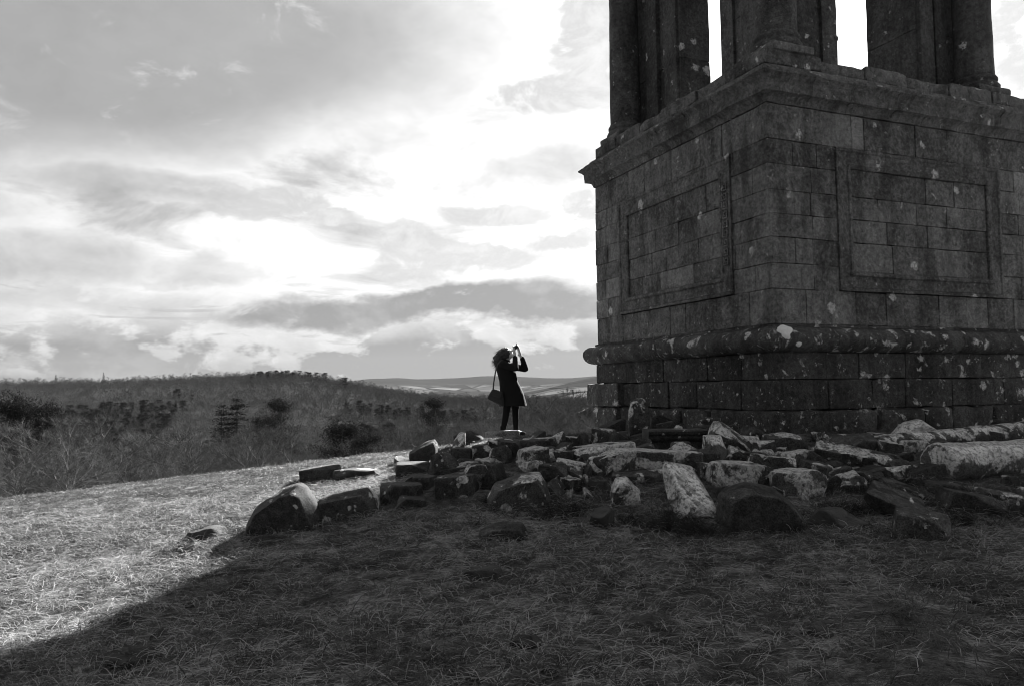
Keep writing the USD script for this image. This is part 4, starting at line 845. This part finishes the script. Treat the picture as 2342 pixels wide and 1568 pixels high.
for x, y, r_, a_ in spots:
    for nm, a0, a1, lab, grp in bands:
        if a0 <= a_ < a1:
            key = f'bare_{tr.integers(0, 5)}'
            px = PW / 2 + FPX * math.tan(math.radians(a_)); top = np.interp(a_, [-36, -22, -12, -5, -2, 2, 8], [938, 950, 975, 975, 945, 905, 885]) + abs(tr.normal()) * 30
            hgt = at(px, top, y)[2] - float(H(x, y, False))
            tree(nm, key, x, y, min(max(hgt, 2.5), 12) / PH0[key], lab, grp, tr.uniform(0, 360), tr.uniform(1.1, 1.5) * (1.0 if hgt > 5 else 1.4))
            break
for k in range(16):
    px = 572 + k * 11.5 + tr.uniform(-4, 4)
    tree_at('conifer', f'pine_{k % 3}', px, 853 - 7 * math.sin((px - 560) / 62) ** 2 + tr.uniform(-2, 4), 600 + tr.uniform(-20, 30), 'dark conifer of the row crowning the wooded hill', group='conifers crowning the hill', wide=1.2, yaw=px * 3)
# the rest of the wood reads as one mass
def scatter(name, label, n_try, rmin, rmax, amin, amax, keys, probs, space, keep, smin, smax):
    x = UsdGeom.Xform.Define(stage, '/World/' + name); pi = UsdGeom.PointInstancer.Define(stage, f'/World/{name}/trees')
    tag(x.GetPrim(), label, 'woodland', kind='stuff')
    for k in keys:
        pr = UsdGeom.Xform.Define(stage, f'/World/{name}/trees/{k}'); pr.GetPrim().GetReferences().AddInternalReference(PROTO[k])
    pi.CreatePrototypesRel().SetTargets([Sdf.Path(f'/World/{name}/trees/{k}') for k in keys])
    r = np.sqrt(tr.uniform(rmin ** 2, rmax ** 2, n_try)); a = np.radians(tr.uniform(amin, amax, n_try)); X, Y = r * np.sin(a), r * np.cos(a)
    seen, ok = set(), []
    for i in range(n_try):
        c = (int(X[i] // space), int(Y[i] // space))
        if c in seen or not keep(X[i], Y[i], r[i], math.degrees(a[i])): continue
        seen.add(c); ok.append(i)
    X, Y = X[ok], Y[ok]; Z = H(X, Y, False); n = len(X)
    pi.CreatePositionsAttr(Vt.Vec3fArray.FromNumpy(np.stack([X, Y, Z], 1).astype(np.float32)))
    pi.CreateProtoIndicesAttr(Vt.IntArray.FromNumpy(tr.choice(len(keys), n, p=probs).astype(np.int32)))
    yaw = tr.uniform(0, PI, n); q = np.stack([np.cos(yaw), 0 * yaw, 0 * yaw, np.sin(yaw)], 1)
    pi.CreateOrientationsAttr(Vt.QuathArray([Gf.Quath(float(c[0]), 0, 0, float(c[3])) for c in q]))
    s = tr.uniform(smin, smax, n); w = s * tr.uniform(1.0, 1.5, n)
    pi.CreateScalesAttr(Vt.Vec3fArray.FromNumpy(np.stack([w, w, s], 1).astype(np.float32)))
    return n
BK = [f'bare_{k}' for k in range(5)]
WOOD_R = spots[-1][2]
def wood_keep(x, y, r, a):
    if r < WOOD_R or screens(a, r): return False
    if -30.5 < a < -25.5 and 105 < r < 150: return False                    # an open strip of meadow
    return True
scatter('bare_woodland', 'grey leafless woodland filling the near valley', 40000, 60, 260, -37, 13, BK, [0.25, 0.15, 0.3, 0.1, 0.2], 5.6, wood_keep, 0.8, 1.2)
scatter('far_woodland', 'soft grey leafless woodland over the hills across the valley', 120000, 255, 900, -37, 13, BK, [0.25, 0.15, 0.3, 0.1, 0.2], 5.6, wood_keep, 0.6, 0.95)
def dark_keep(x, y, r, a):
    n = float(fbm2(np.array(x), np.array(y), 60, 3, 21))
    if -12 < a < -2 and 150 < r < 420: return n > 0.05
    if -34 < a < -22 and 260 < r < 520: return n > 0.11
    return n > 0.24
scatter('conifer_woodland', 'dark evergreens scattered in clumps through the leafless wood', 9000, 130, 800, -36, 4, ['spruce_0', 'spruce_1', 'pine_0', 'pine_1'], [0.03, 0.03, 0.47, 0.47], 6.0, dark_keep, 0.5, 0.85)
# far farms
for px, py, d, lab in ((936, 860, 2600, 'white farm building far off in the valley, leftmost'), (964, 856, 2900, 'white farm building far off in the valley, the right one of two'), (1056, 871, 1900, 'low pale barn among the far fields left of the person')):
    c = at(px, py, d); c[2] = float(H(c[0], c[1], False)) - 1
    t = thing('farm_building', lab, 'building', c)
    w = 22; obj('wall', worn_box(c - np.array([w / 2, 5, 0]), np.eye(3), [w, 10, 7], 0.1, 0, 1, 50), 'wall_white', t)
    V = c + np.array([[-w / 2 - 1, -6, 7.02], [w / 2 + 1, -6, 7.02], [w / 2 + 1, 6, 7.02], [-w / 2 - 1, 6, 7.02], [-w / 2 - 1, 0, 11], [w / 2 + 1, 0, 11]])
    obj('roof', (V, np.array([[0, 1, 5], [0, 5, 4], [2, 3, 4], [2, 4, 5], [1, 2, 5], [3, 0, 4], [0, 3, 2], [0, 2, 1]])), 'slate', t)
# ---------- grass: long, matted winter blades
gr = np.random.default_rng(5)
def tuft(seed, n, rad, hmin, hmax, lean, wid, spread=0.5, flat=0.0, droop=1.0):
    r = np.random.default_rng(seed); V, F = [], []
    for k in range(n):
        p = r.normal(size=2) * rad * 0.55; a = r.uniform(0, 2 * PI)
        L = r.uniform(hmin, hmax); d = np.array([math.cos(a) * spread + lean[0], math.sin(a) * spread + lean[1], r.uniform(0.35, 1.0) * (1 - flat)]); d /= np.linalg.norm(d)
        side = np.cross(d, np.array([r.normal() * 0.5, r.normal() * 0.5, 1.0])); side /= np.linalg.norm(side); q = np.array([p[0], p[1], -0.02]); pts = [q]
        for s in range(3):
            pts.append(pts[-1] + d * L / 3); d = d + np.array([r.normal() * 0.22, r.normal() * 0.22, -0.45 - 0.3 * r.random()]) * droop; d /= np.linalg.norm(d)
            if pts[-1][2] < 0.025: d[2] = abs(d[2]) * 0.3 + 0.05; d /= np.linalg.norm(d)
        b = len(V) * 7
        w = wid * r.uniform(0.6, 1.3) * np.array([1, 0.9, 0.65])
        vv = [x for s in range(3) for x in (pts[s] - side * w[s] / 2, pts[s] + side * w[s] / 2)] + [pts[3]]
        V.append(vv); F += [(b, b + 1, b + 3), (b, b + 3, b + 2), (b + 2, b + 3, b + 5), (b + 2, b + 5, b + 4), (b + 4, b + 5, b + 6)]
    return np.array(V).reshape(-1, 3), np.array(F)
gx_ = UsdGeom.Xform.Define(stage, '/World/grass'); tag(gx_.GetPrim(), 'long matted pale winter grass over the whole hilltop', 'grass', kind='stuff')
def grass_layer(name, protos, X, Y, smin, smax, sizes=None, lift=0.0, mat='grass'):
    pi = UsdGeom.PointInstancer.Define(stage, f'/World/grass/{name}'); paths = []
    for k, m in enumerate(protos):
        usdkit.mesh(stage, f'/World/grass/{name}/tuft_{k:03d}', m, M[mat]); paths.append(Sdf.Path(f'/World/grass/{name}/tuft_{k:03d}'))
    pi.CreatePrototypesRel().SetTargets(paths)
    Z = H(X, Y) + lift; n = len(X)
    pi.CreatePositionsAttr(Vt.Vec3fArray.FromNumpy(np.stack([X, Y, Z], 1).astype(np.float32)))
    pi.CreateProtoIndicesAttr(Vt.IntArray.FromNumpy(gr.integers(0, len(protos), n).astype(np.int32)))
    swirl = fbm2(X, Y, 1.8, 2, 31) * 4.0 + gr.normal(size=n) * 0.6 + PI * (gr.random(n) < 0.4)
    pi.CreateOrientationsAttr(Vt.QuathArray([Gf.Quath(math.cos(a / 2), 0, 0, math.sin(a / 2)) for a in swirl.tolist()]))
    s = gr.uniform(smin, smax, n) * (sizes if sizes is not None else 1.0)
    pi.CreateScalesAttr(Vt.Vec3fArray.FromNumpy(np.repeat(s[:, None], 3, 1).astype(np.float32)))
def inside_tower(X, Y, m=0.0):
    q = np.stack([X, Y], -1) - P0[:2]; a, b = q @ D1[:2], q @ D2[:2]
    return (a > -m) & (b > -m) & (a < L1 + m) & (b < L2 + m)
def sample(n, y0, y1, k=0.74, pad=1.2):
    y = np.sqrt(gr.uniform(y0 ** 2, y1 ** 2, n)); x = gr.uniform(-1, 1, n) * (y * k + pad); return x, y
def in_heap(X, Y):
    """Among the fallen stones, where little grass grows."""
    return (Y > 9.3 + 0.5 * np.sin(X * 1.7)) & (X > -0.9 - (12 - Y) * 0.25) & (Y < 14.2)
mats = [tuft(400 + k, 46, 0.14, 0.07, 0.19, (0.75, 0.1), 0.0050, 0.6, 0.5, 0.5) for k in range(7)]
X, Y = sample(3800, 2.6, 9.6); keep = fbm2(X, Y, 0.7, 3, 44) > -0.34
grass_layer('near_mat', mats, X[keep], Y[keep], 0.55, 1.05, 1.0 + 1.1 * fbm2(X, Y, 1.1, 3, 45)[keep], lift=0.02)
tall = [tuft(420 + k, 26, 0.10, 0.06, 0.17, (0.3, 0.0), 0.0040, 0.6, 0.0, 0.5) for k in range(4)]
X, Y = sample(3800, 2.6, 10.0); keep = fbm2(X, Y, 0.9, 2, 46) > 0.07
grass_layer('near_tall', tall, X[keep], Y[keep], 0.4, 0.95)
mid = [tuft(440 + k, 46, 0.19, 0.04, 0.12, (0.6, 0.1), 0.0062, 0.7, 0.45, 0.6) for k in range(5)]
X, Y = sample(12000, 9.0, 17.5, 0.78, 2.0); keep = ~inside_tower(X, Y, -0.1) & (fbm2(X, Y, 0.8, 3, 47) > -0.12) & (~in_heap(X, Y) | (gr.random(len(X)) < 0.35))
grass_layer('far_mat', mid, X[keep], Y[keep], 0.6, 1.15, 1.0 + 0.9 * fbm2(X, Y, 1.3, 2, 48)[keep], lift=0.02)
edge = [tuft(460 + k, 26, 0.12, 0.08, 0.24, (0.3, 0.0), 0.0045, 0.5, 0.0) for k in range(4)]
X, Y = sample(2600, 11.0, 19.0, 0.78, 2.0); keep = ~inside_tower(X, Y, 0.0) & (fbm2(X, Y, 1.0, 2, 49) > 0.0) & ~in_heap(X, Y)
grass_layer('edge_tall', edge, X[keep], Y[keep], 0.4, 0.9)
cl = [tuft(540 + k, 70, 0.11, 0.07, 0.20, (0.35, 0.05), 0.0058, 0.7, 0.15, 0.8) for k in range(5)]
X, Y = sample(1500, 2.6, 10.2); keep = fbm2(X, Y, 0.6, 3, 52) > 0.05
grass_layer('clumps', cl, X[keep], Y[keep], 0.5, 1.15, 1.0 + 1.2 * fbm2(X, Y, 0.9, 2, 53)[keep], lift=0.01)
straw = [tuft(500 + k, 10, 0.34, 0.07, 0.20, (0.6, 0.0), 0.0037, 0.8, 0.38, 0.5) for k in range(6)]
X, Y = sample(8500, 2.6, 11.0); keep = (fbm2(X, Y, 1.2, 2, 51) > -0.2) & ~in_heap(X, Y)
grass_layer('pale_straws', straw, X[keep], Y[keep], 0.5, 1.1, lift=0.035, mat='straw')
xs, ys = [], []                                                        # rank tussocks along the front of the heap
for px, py, n in ((1480, 1196, 10), (1560, 1210, 14), (1620, 1222, 8), (1320, 1172, 8), (1240, 1186, 6), (1905, 1190, 16), (1960, 1168, 10), (1925, 1130, 8), (2020, 1130, 9), (1120, 1150, 6), (1180, 1120, 6), (2200, 1200, 10), (2290, 1180, 8), (1085, 1105, 6), (1790, 1210, 7), (1205, 1100, 6), (1790, 1062, 5), (2060, 1112, 7), (1880, 1010, 6), (2240, 966, 6), (1340, 1120, 6)):
    c = on_ground(px, py)
    for k in range(n): xs.append(c[0] + gr.normal() * 0.14); ys.append(c[1] + gr.normal() * 0.09)
X, Y = np.array(xs), np.array(ys)
grass_layer('rank_tussocks', [tuft(520 + k, 60, 0.13, 0.16, 0.42, (0.15, -0.25), 0.0046, 0.7, 0.0, 0.9) for k in range(5)], X, Y, 0.5, 0.95, lift=0.02, mat='tussock')
# long tussocks growing up round the fallen stones
xs, ys = [], []
for c, w, t in ROCKS:
    for k in range(int(5 + 14 * w)):
        a = gr.uniform(0, 2 * PI); xs.append(c[0] + math.cos(a) * (w * 1.0 + gr.uniform(0.0, 0.16))); ys.append(c[1] + math.sin(a) * (t * 1.0 + gr.uniform(0.0, 0.16)))
X, Y = np.array(xs), np.array(ys); keep = ~inside_tower(X, Y, 0.15)
tus = [tuft(480 + k, 46, 0.12, 0.10, 0.30, (0.2, -0.15), 0.0032, 0.6, 0.05) for k in range(5)]
grass_layer('tussocks', tus, X[keep], Y[keep], 0.3, 0.8)
# ---------- the person with the camera
import manifold3d as mf
FOOT = at(1168, 994, 15.35)
def hull_chain(joints, seg=14):
    out = mf.Manifold()
    for (p, r), (q, s) in zip(joints[:-1], joints[1:]):
        a = mf.Manifold.sphere(r, seg).translate([float(x) for x in p]); b = mf.Manifold.sphere(s, seg).translate([float(x) for x in q])
        out = out + mf.Manifold.batch_hull([a, b])
    return out
def blob(c, rad, angles=(0, 0, 0), seg=20):
    return mf.Manifold.sphere(1.0, seg).scale([float(x) for x in rad]).rotate([float(x) for x in angles]).translate([float(x) for x in c])
def soft(m, edge=0.02, it=6, wrinkle=0.0, seed=0):
    m = m.refine_to_length(edge); q = m.to_mesh(); t = trimesh.Trimesh(q.vert_properties[:, :3], q.tri_verts, process=True)
    trimesh.smoothing.filter_taubin(t, iterations=it)
    if wrinkle: t.vertices += t.vertex_normals * ((meshkit.fbm(t.vertices * np.array([9, 9, 5]) + seed, 3, seed) - 0.5) * 2 * wrinkle)[:, None]
    return t
def at_foot(t): return trimesh.Trimesh(np.asarray(t.vertices) + FOOT, t.faces, process=False)
per = thing('person', 'person in a dark coat and leggings, leaning back to photograph the mausoleum with raised camera', 'person', FOOT)
hip = {'n': (-0.02, -0.085, 0.86), 'f': (0.07, 0.085, 0.86)}
knee = {'n': (-0.075, -0.10, 0.46), 'f': (0.10, 0.10, 0.46)}
ank = {'n': (-0.145, -0.11, 0.09), 'f': (0.105, 0.11, 0.07)}
sho = {'n': (-0.115, -0.175, 1.365), 'f': (-0.085, 0.175, 1.365)}
elb = {'n': (0.095, -0.23, 1.285), 'f': (0.285, 0.20, 1.28)}
wri = {'n': (0.100, -0.115, 1.505), 'f': (0.225, 0.10, 1.505)}
HD = np.array([-0.045, 0.0, 1.575]); look = np.array([math.cos(0.62), 0, math.sin(0.62)]); upv = np.array([-math.sin(0.62), 0, math.cos(0.62)])
CAMP = HD + look * 0.182 + upv * 0.004
def hand(w, palm, side, seed):
    """A palm and five fingers bent round the camera at palm."""
    w, palm = np.array(w), np.array(palm); d = palm - w; d /= np.linalg.norm(d); out = mf.Manifold.batch_hull([mf.Manifold.sphere(0.026, 12).translate([float(x) for x in w]), mf.Manifold.sphere(0.030, 12).translate([float(x) for x in palm])])
    for k in range(4):
        o = look * 0 + upv * (0.026 - 0.017 * k) * 0.6 + d * 0.02; b = palm + o + np.array([0, side * 0.012, 0]); L = (0.030, 0.034, 0.031, 0.024)[k]
        p1 = b + d * L * 0.8 + look * 0.008; p2 = p1 + d * L * 0.3 - np.array([0, side * 0.026, 0]); p3 = p2 - np.array([0, side * 0.020, 0]) + look * 0.006
        out = out + hull_chain([(b, 0.0095), (p1, 0.009), (p2, 0.0085), (p3, 0.0075)], 10)
    t0 = w + d * 0.035 - look * 0.016; t1 = t0 + d * 0.03 - look * 0.022; t2 = t1 + d * 0.024 - np.array([0, side * 0.015, 0])
    return out + hull_chain([(t0, 0.012), (t1, 0.0105), (t2, 0.009)], 10)
# the body: one continuous figure
body = blob(HD, (0.098, 0.077, 0.118), (0, -35.5, 0)) + blob(HD + look * 0.035 - upv * 0.055, (0.062, 0.055, 0.062), (0, -35.5, 0))
body = body + hull_chain([(HD - upv * 0.07 - look * 0.03, 0.055), ((-0.10, 0, 1.40), 0.062), ((-0.06, 0, 1.2), 0.13), ((-0.02, 0, 1.05), 0.12), ((0.02, 0, 0.90), 0.14)])
body = body + hull_chain([(HD + look * 0.085 + upv * 0.02, 0.012), (HD + look * 0.118 - upv * 0.018, 0.016)], 10)                         # nose
body = body + hull_chain([(HD + look * 0.090 - upv * 0.052, 0.013), (HD + look * 0.094 - upv * 0.060, 0.012)], 10)                        # mouth
for s in (-1, 1):
    body = body + blob(HD - look * 0.005 - upv * 0.005 + np.array([0, s * 0.076, 0]), (0.022, 0.010, 0.032), (0, -35, 0)) + blob(HD + look * 0.083 + upv * 0.018 + np.array([0, s * 0.032, 0]), (0.012, 0.014, 0.010))
for k, s in (('n', -1), ('f', 1)):
    body = body + hull_chain([((-0.10, 0, 1.36), 0.06), (sho[k], 0.055), (elb[k], 0.042), (wri[k], 0.027)]) + hull_chain([((0.02, 0, 0.92), 0.11), (hip[k], 0.085), (knee[k], 0.053), (ank[k], 0.038), (np.array(ank[k]) + [0.13, 0, -0.05], 0.032)])
    body = body + hand(wri[k], CAMP + look * (-0.035 if k == 'n' else 0.055) + np.array([0, s * 0.062, 0]) - upv * 0.015, s, 3)
obj('body', at_foot(soft(body, 0.012, 5)), 'skin', per, smooth=True)
leg = mf.Manifold()
for k in 'nf':
    leg = leg + hull_chain([((0.02, 0, 0.92), 0.125), (hip[k], 0.10), (knee[k], 0.066), ((np.array(knee[k]) * 0.45 + np.array(ank[k]) * 0.55), 0.062), (ank[k], 0.047)])
obj('leggings', at_foot(soft(leg, 0.025, 6, 0.004)), 'leggings', per, smooth=True)
for k in 'nf':
    a = np.array(ank[k])
    obj('boot', at_foot(soft(hull_chain([(a + [0, 0, 0.07], 0.054), (a + [0.0, 0, -0.03], 0.050), (a + [0.07, 0, -0.045], 0.044), (a + [0.15, 0, -0.05], 0.037)]), 0.02, 4)), 'leggings', per, smooth=True)
# the coat: flared skirt open in front, sleeves pushed up by the raised arms
def ring_body(rows, n=36):
    V = []
    for z, xb, xf, wy in rows:
        for a in np.linspace(0, 2 * PI, n, endpoint=False):
            c, s = math.cos(a), math.sin(a); V.append(((xb + xf) / 2 + (xf - xb) / 2 * math.copysign(abs(c) ** 0.85, c), wy * math.copysign(abs(s) ** 0.85, s), z))
    V = np.array(V); m = n; k = len(rows); i = (np.arange(k - 1)[:, None] * m + np.arange(m)[None]).ravel(); j = (np.arange(k - 1)[:, None] * m + (np.arange(m)[None] + 1) % m).ravel()
    q = np.stack([i, j, j + m, i + m], 1); F = np.vstack([q[:, [0, 1, 2]], q[:, [0, 2, 3]], np.array([[0, a + 1, a] for a in range(1, m - 1)]), np.array([[0, a, a + 1] for a in range(1, m - 1)]) + (k - 1) * m])
    t = trimesh.Trimesh(V, F, process=False)
    if t.volume < 0: F = F[:, ::-1]
    return mf.Manifold(mf.Mesh(vert_properties=V.astype(np.float32), tri_verts=F.astype(np.uint32)))
coat = ring_body([(0.565, -0.205, 0.298, 0.24), (0.66, -0.195, 0.282, 0.24), (0.80, -0.19, 0.245, 0.225), (0.95, -0.19, 0.19, 0.20), (1.06, -0.20, 0.135, 0.18), (1.18, -0.235, 0.12, 0.20), (1.30, -0.255, 0.075, 0.215), (1.38, -0.245, 0.03, 0.19), (1.43, -0.20, -0.01, 0.11), (1.46, -0.17, -0.03, 0.08)])
coat = coat + blob((-0.185, 0, 1.375), (0.085, 0.13, 0.075), (0, -25, 0)) + hull_chain([((-0.13, -0.09, 1.44), 0.035), ((-0.02, -0.06, 1.42), 0.03), ((-0.02, 0.06, 1.42), 0.03), ((-0.13, 0.09, 1.44), 0.035)])
for k, s in (('n', -1), ('f', 1)):
    e, w = np.array(elb[k]), np.array(wri[k]); mid = e * 0.25 + w * 0.75
    coat = coat + hull_chain([((-0.11, s * 0.10, 1.35), 0.085), (sho[k], 0.082), (e, 0.062), (mid - (w - e) * 0.1, 0.050), (w - (w - e) * 0.08, 0.047)])
coat = coat.scale([1.06, 1.10, 1.0]) - hull_chain([((0.02, 0, 0.50), 0.155), ((0.02, 0, 0.60), 0.14)])
obj('coat', at_foot(soft(coat, 0.022, 4, 0.012, 3)), 'coat', per, smooth=True)
obj('tunic', at_foot(soft(ring_body([(0.62, 0.10, 0.300, 0.05), (0.78, 0.08, 0.258, 0.06), (0.92, 0.05, 0.196, 0.07), (1.04, 0.02, 0.152, 0.06)]), 0.025, 3, 0.006, 5)), 'tunic', per, smooth=True)
hair = blob(HD - look * 0.034 + upv * 0.030, (0.116, 0.108, 0.122), (0, -35, 0)) + blob((-0.16, 0, 1.545), (0.105, 0.125, 0.105)) + blob((-0.215, 0, 1.475), (0.10, 0.13, 0.105)) + blob((-0.235, 0, 1.40), (0.075, 0.12, 0.10)) + blob((-0.10, 0, 1.60), (0.10, 0.10, 0.09))
hair = hair - blob(HD + look * 0.105 - upv * 0.045, (0.098, 0.1, 0.125), (0, -35, 0))
ht = soft(hair, 0.014, 3); ht.vertices += ht.vertex_normals * ((meshkit.fbm(ht.vertices * 26, 3, 4) - 0.45) * 0.055)[:, None]
hp = obj('hair', at_foot(ht), 'hair', per, smooth=True)
hr = np.random.default_rng(8); loc = []
for k in range(520):
    p = ht.vertices[hr.integers(0, len(ht.vertices))]
    if p[0] > 0.0: continue
    d = np.array([-0.6, hr.normal() * 0.5, -0.5 + hr.normal() * 0.5]); d /= np.linalg.norm(d); L = hr.uniform(0.04, 0.11); s = np.cross(d, hr.normal(size=3)); s /= np.linalg.norm(s)
    loc.append(tube([p, p + d * L * 0.5 + s * 0.014, p + d * L], 0.0022, 0.0008, 3))
obj('loose_curls', trimesh.Trimesh(join(loc)[0] + FOOT, join(loc)[1], process=False), 'hair', hp)
# the camera in both hands
ct = thing('camera', 'small dark camera with a silver top held up to the eye by the person', 'camera', FOOT + CAMP)
side = np.array([0, 1.0, 0]); B0 = FOOT + CAMP
obj('camera_body', worn_box(B0 - look * 0.018 - side * 0.062 - upv * 0.036, [look, side, upv], [0.036, 0.124, 0.060], 0.006, 0, 1, 0.2), 'camera_black', ct, smooth=30)
obj('top_plate', worn_box(B0 - look * 0.017 - side * 0.061 + upv * 0.0245, [look, side, upv], [0.034, 0.122, 0.014], 0.004, 0, 2, 0.2), 'camera_silver', ct, smooth=30)
ln = trimesh.creation.revolve([(0, 0), (0.031, 0), (0.032, 0.03), (0.034, 0.034), (0.034, 0.06), (0.028, 0.062), (0.026, 0.05), (0, 0.048)], sections=28); R4 = np.eye(4); R4[:3, 0], R4[:3, 1], R4[:3, 2] = side, np.cross(look, side), look; R4[:3, 3] = B0 + look * 0.016
ln.apply_transform(R4); obj('lens', ln, 'camera_black', ct, smooth=30)
vf = worn_box(B0 - look * 0.024 - side * 0.016 + upv * 0.0375, [look, side, upv], [0.04, 0.032, 0.016], 0.004, 0, 3, 0.2); obj('viewfinder', vf, 'camera_black', ct)
# the bag hanging behind, its strap over the near shoulder
bg_ = thing('shoulder_bag', 'dark shoulder bag hanging behind the person on a long strap', 'bag', FOOT + np.array([-0.30, -0.19, 0.62]))
bag = mf.Manifold.batch_hull([mf.Manifold.sphere(r, 14).translate(list(c)) for c, r in (((-0.40, -0.16, 0.74), 0.035), ((-0.405, -0.20, 0.72), 0.025), ((-0.325, -0.17, 0.865), 0.03), ((-0.17, -0.23, 0.80), 0.04), ((-0.19, -0.24, 0.64), 0.045), ((-0.15, -0.23, 0.60), 0.04))])
bp = obj('bag_body', at_foot(soft(bag, 0.025, 4, 0.008, 2)), 'bag', bg_, smooth=True)
flap = mf.Manifold.batch_hull([mf.Manifold.sphere(r, 12).translate(list(c)) for c, r in (((-0.385, -0.20, 0.78), 0.022), ((-0.325, -0.19, 0.87), 0.028), ((-0.165, -0.255, 0.81), 0.035), ((-0.20, -0.265, 0.72), 0.03))])
obj('flap', at_foot(soft(flap, 0.03, 3, 0.004, 4)), 'bag', bp, smooth=True)
def ribbon(pts, w):
    pts = np.array(pts); d = np.gradient(pts, axis=0); s = np.cross(d, np.array([0.25, 1.0, 0.0])); s /= np.linalg.norm(s, axis=1, keepdims=True); k = len(pts); nrm = np.cross(d, s); nrm /= np.linalg.norm(nrm, axis=1, keepdims=True)
    ring = np.stack([pts - s * w / 2 - nrm * .002, pts + s * w / 2 - nrm * .002, pts + s * w / 2 + nrm * .002, pts - s * w / 2 + nrm * .002], 1); V = ring.reshape(-1, 3)
    i = (np.arange(k - 1)[:, None] * 4 + np.arange(4)[None]).ravel(); j = (np.arange(k - 1)[:, None] * 4 + (np.arange(4)[None] + 1) % 4).ravel(); q = np.stack([i, j, j + 4, i + 4], 1)
    return V, np.vstack([q[:, [0, 1, 2]], q[:, [0, 2, 3]]])
V, F = ribbon([(-0.325, -0.20, 0.875), (-0.315, -0.225, 1.0), (-0.29, -0.25, 1.15), (-0.262, -0.262, 1.28), (-0.235, -0.255, 1.37), (-0.18, -0.215, 1.435), (-0.12, -0.15, 1.45)], 0.026)
obj('strap', trimesh.Trimesh(V + FOOT, F, process=False), 'strap', bg_)
# ---------- the air
hb = trimesh.creation.box([17400, 17400, 420]); hb.apply_translation([0, 0, 150])
g = Graph(); pv = g.add('principled_volume', 'volume', color=(0.75, 0.75, 0.75), density=0.000009, anisotropy=0.0)
M['haze'] = g.done('haze_air', volume=pv)
tag(obj('haze', hb, 'haze'), kind='stuff')
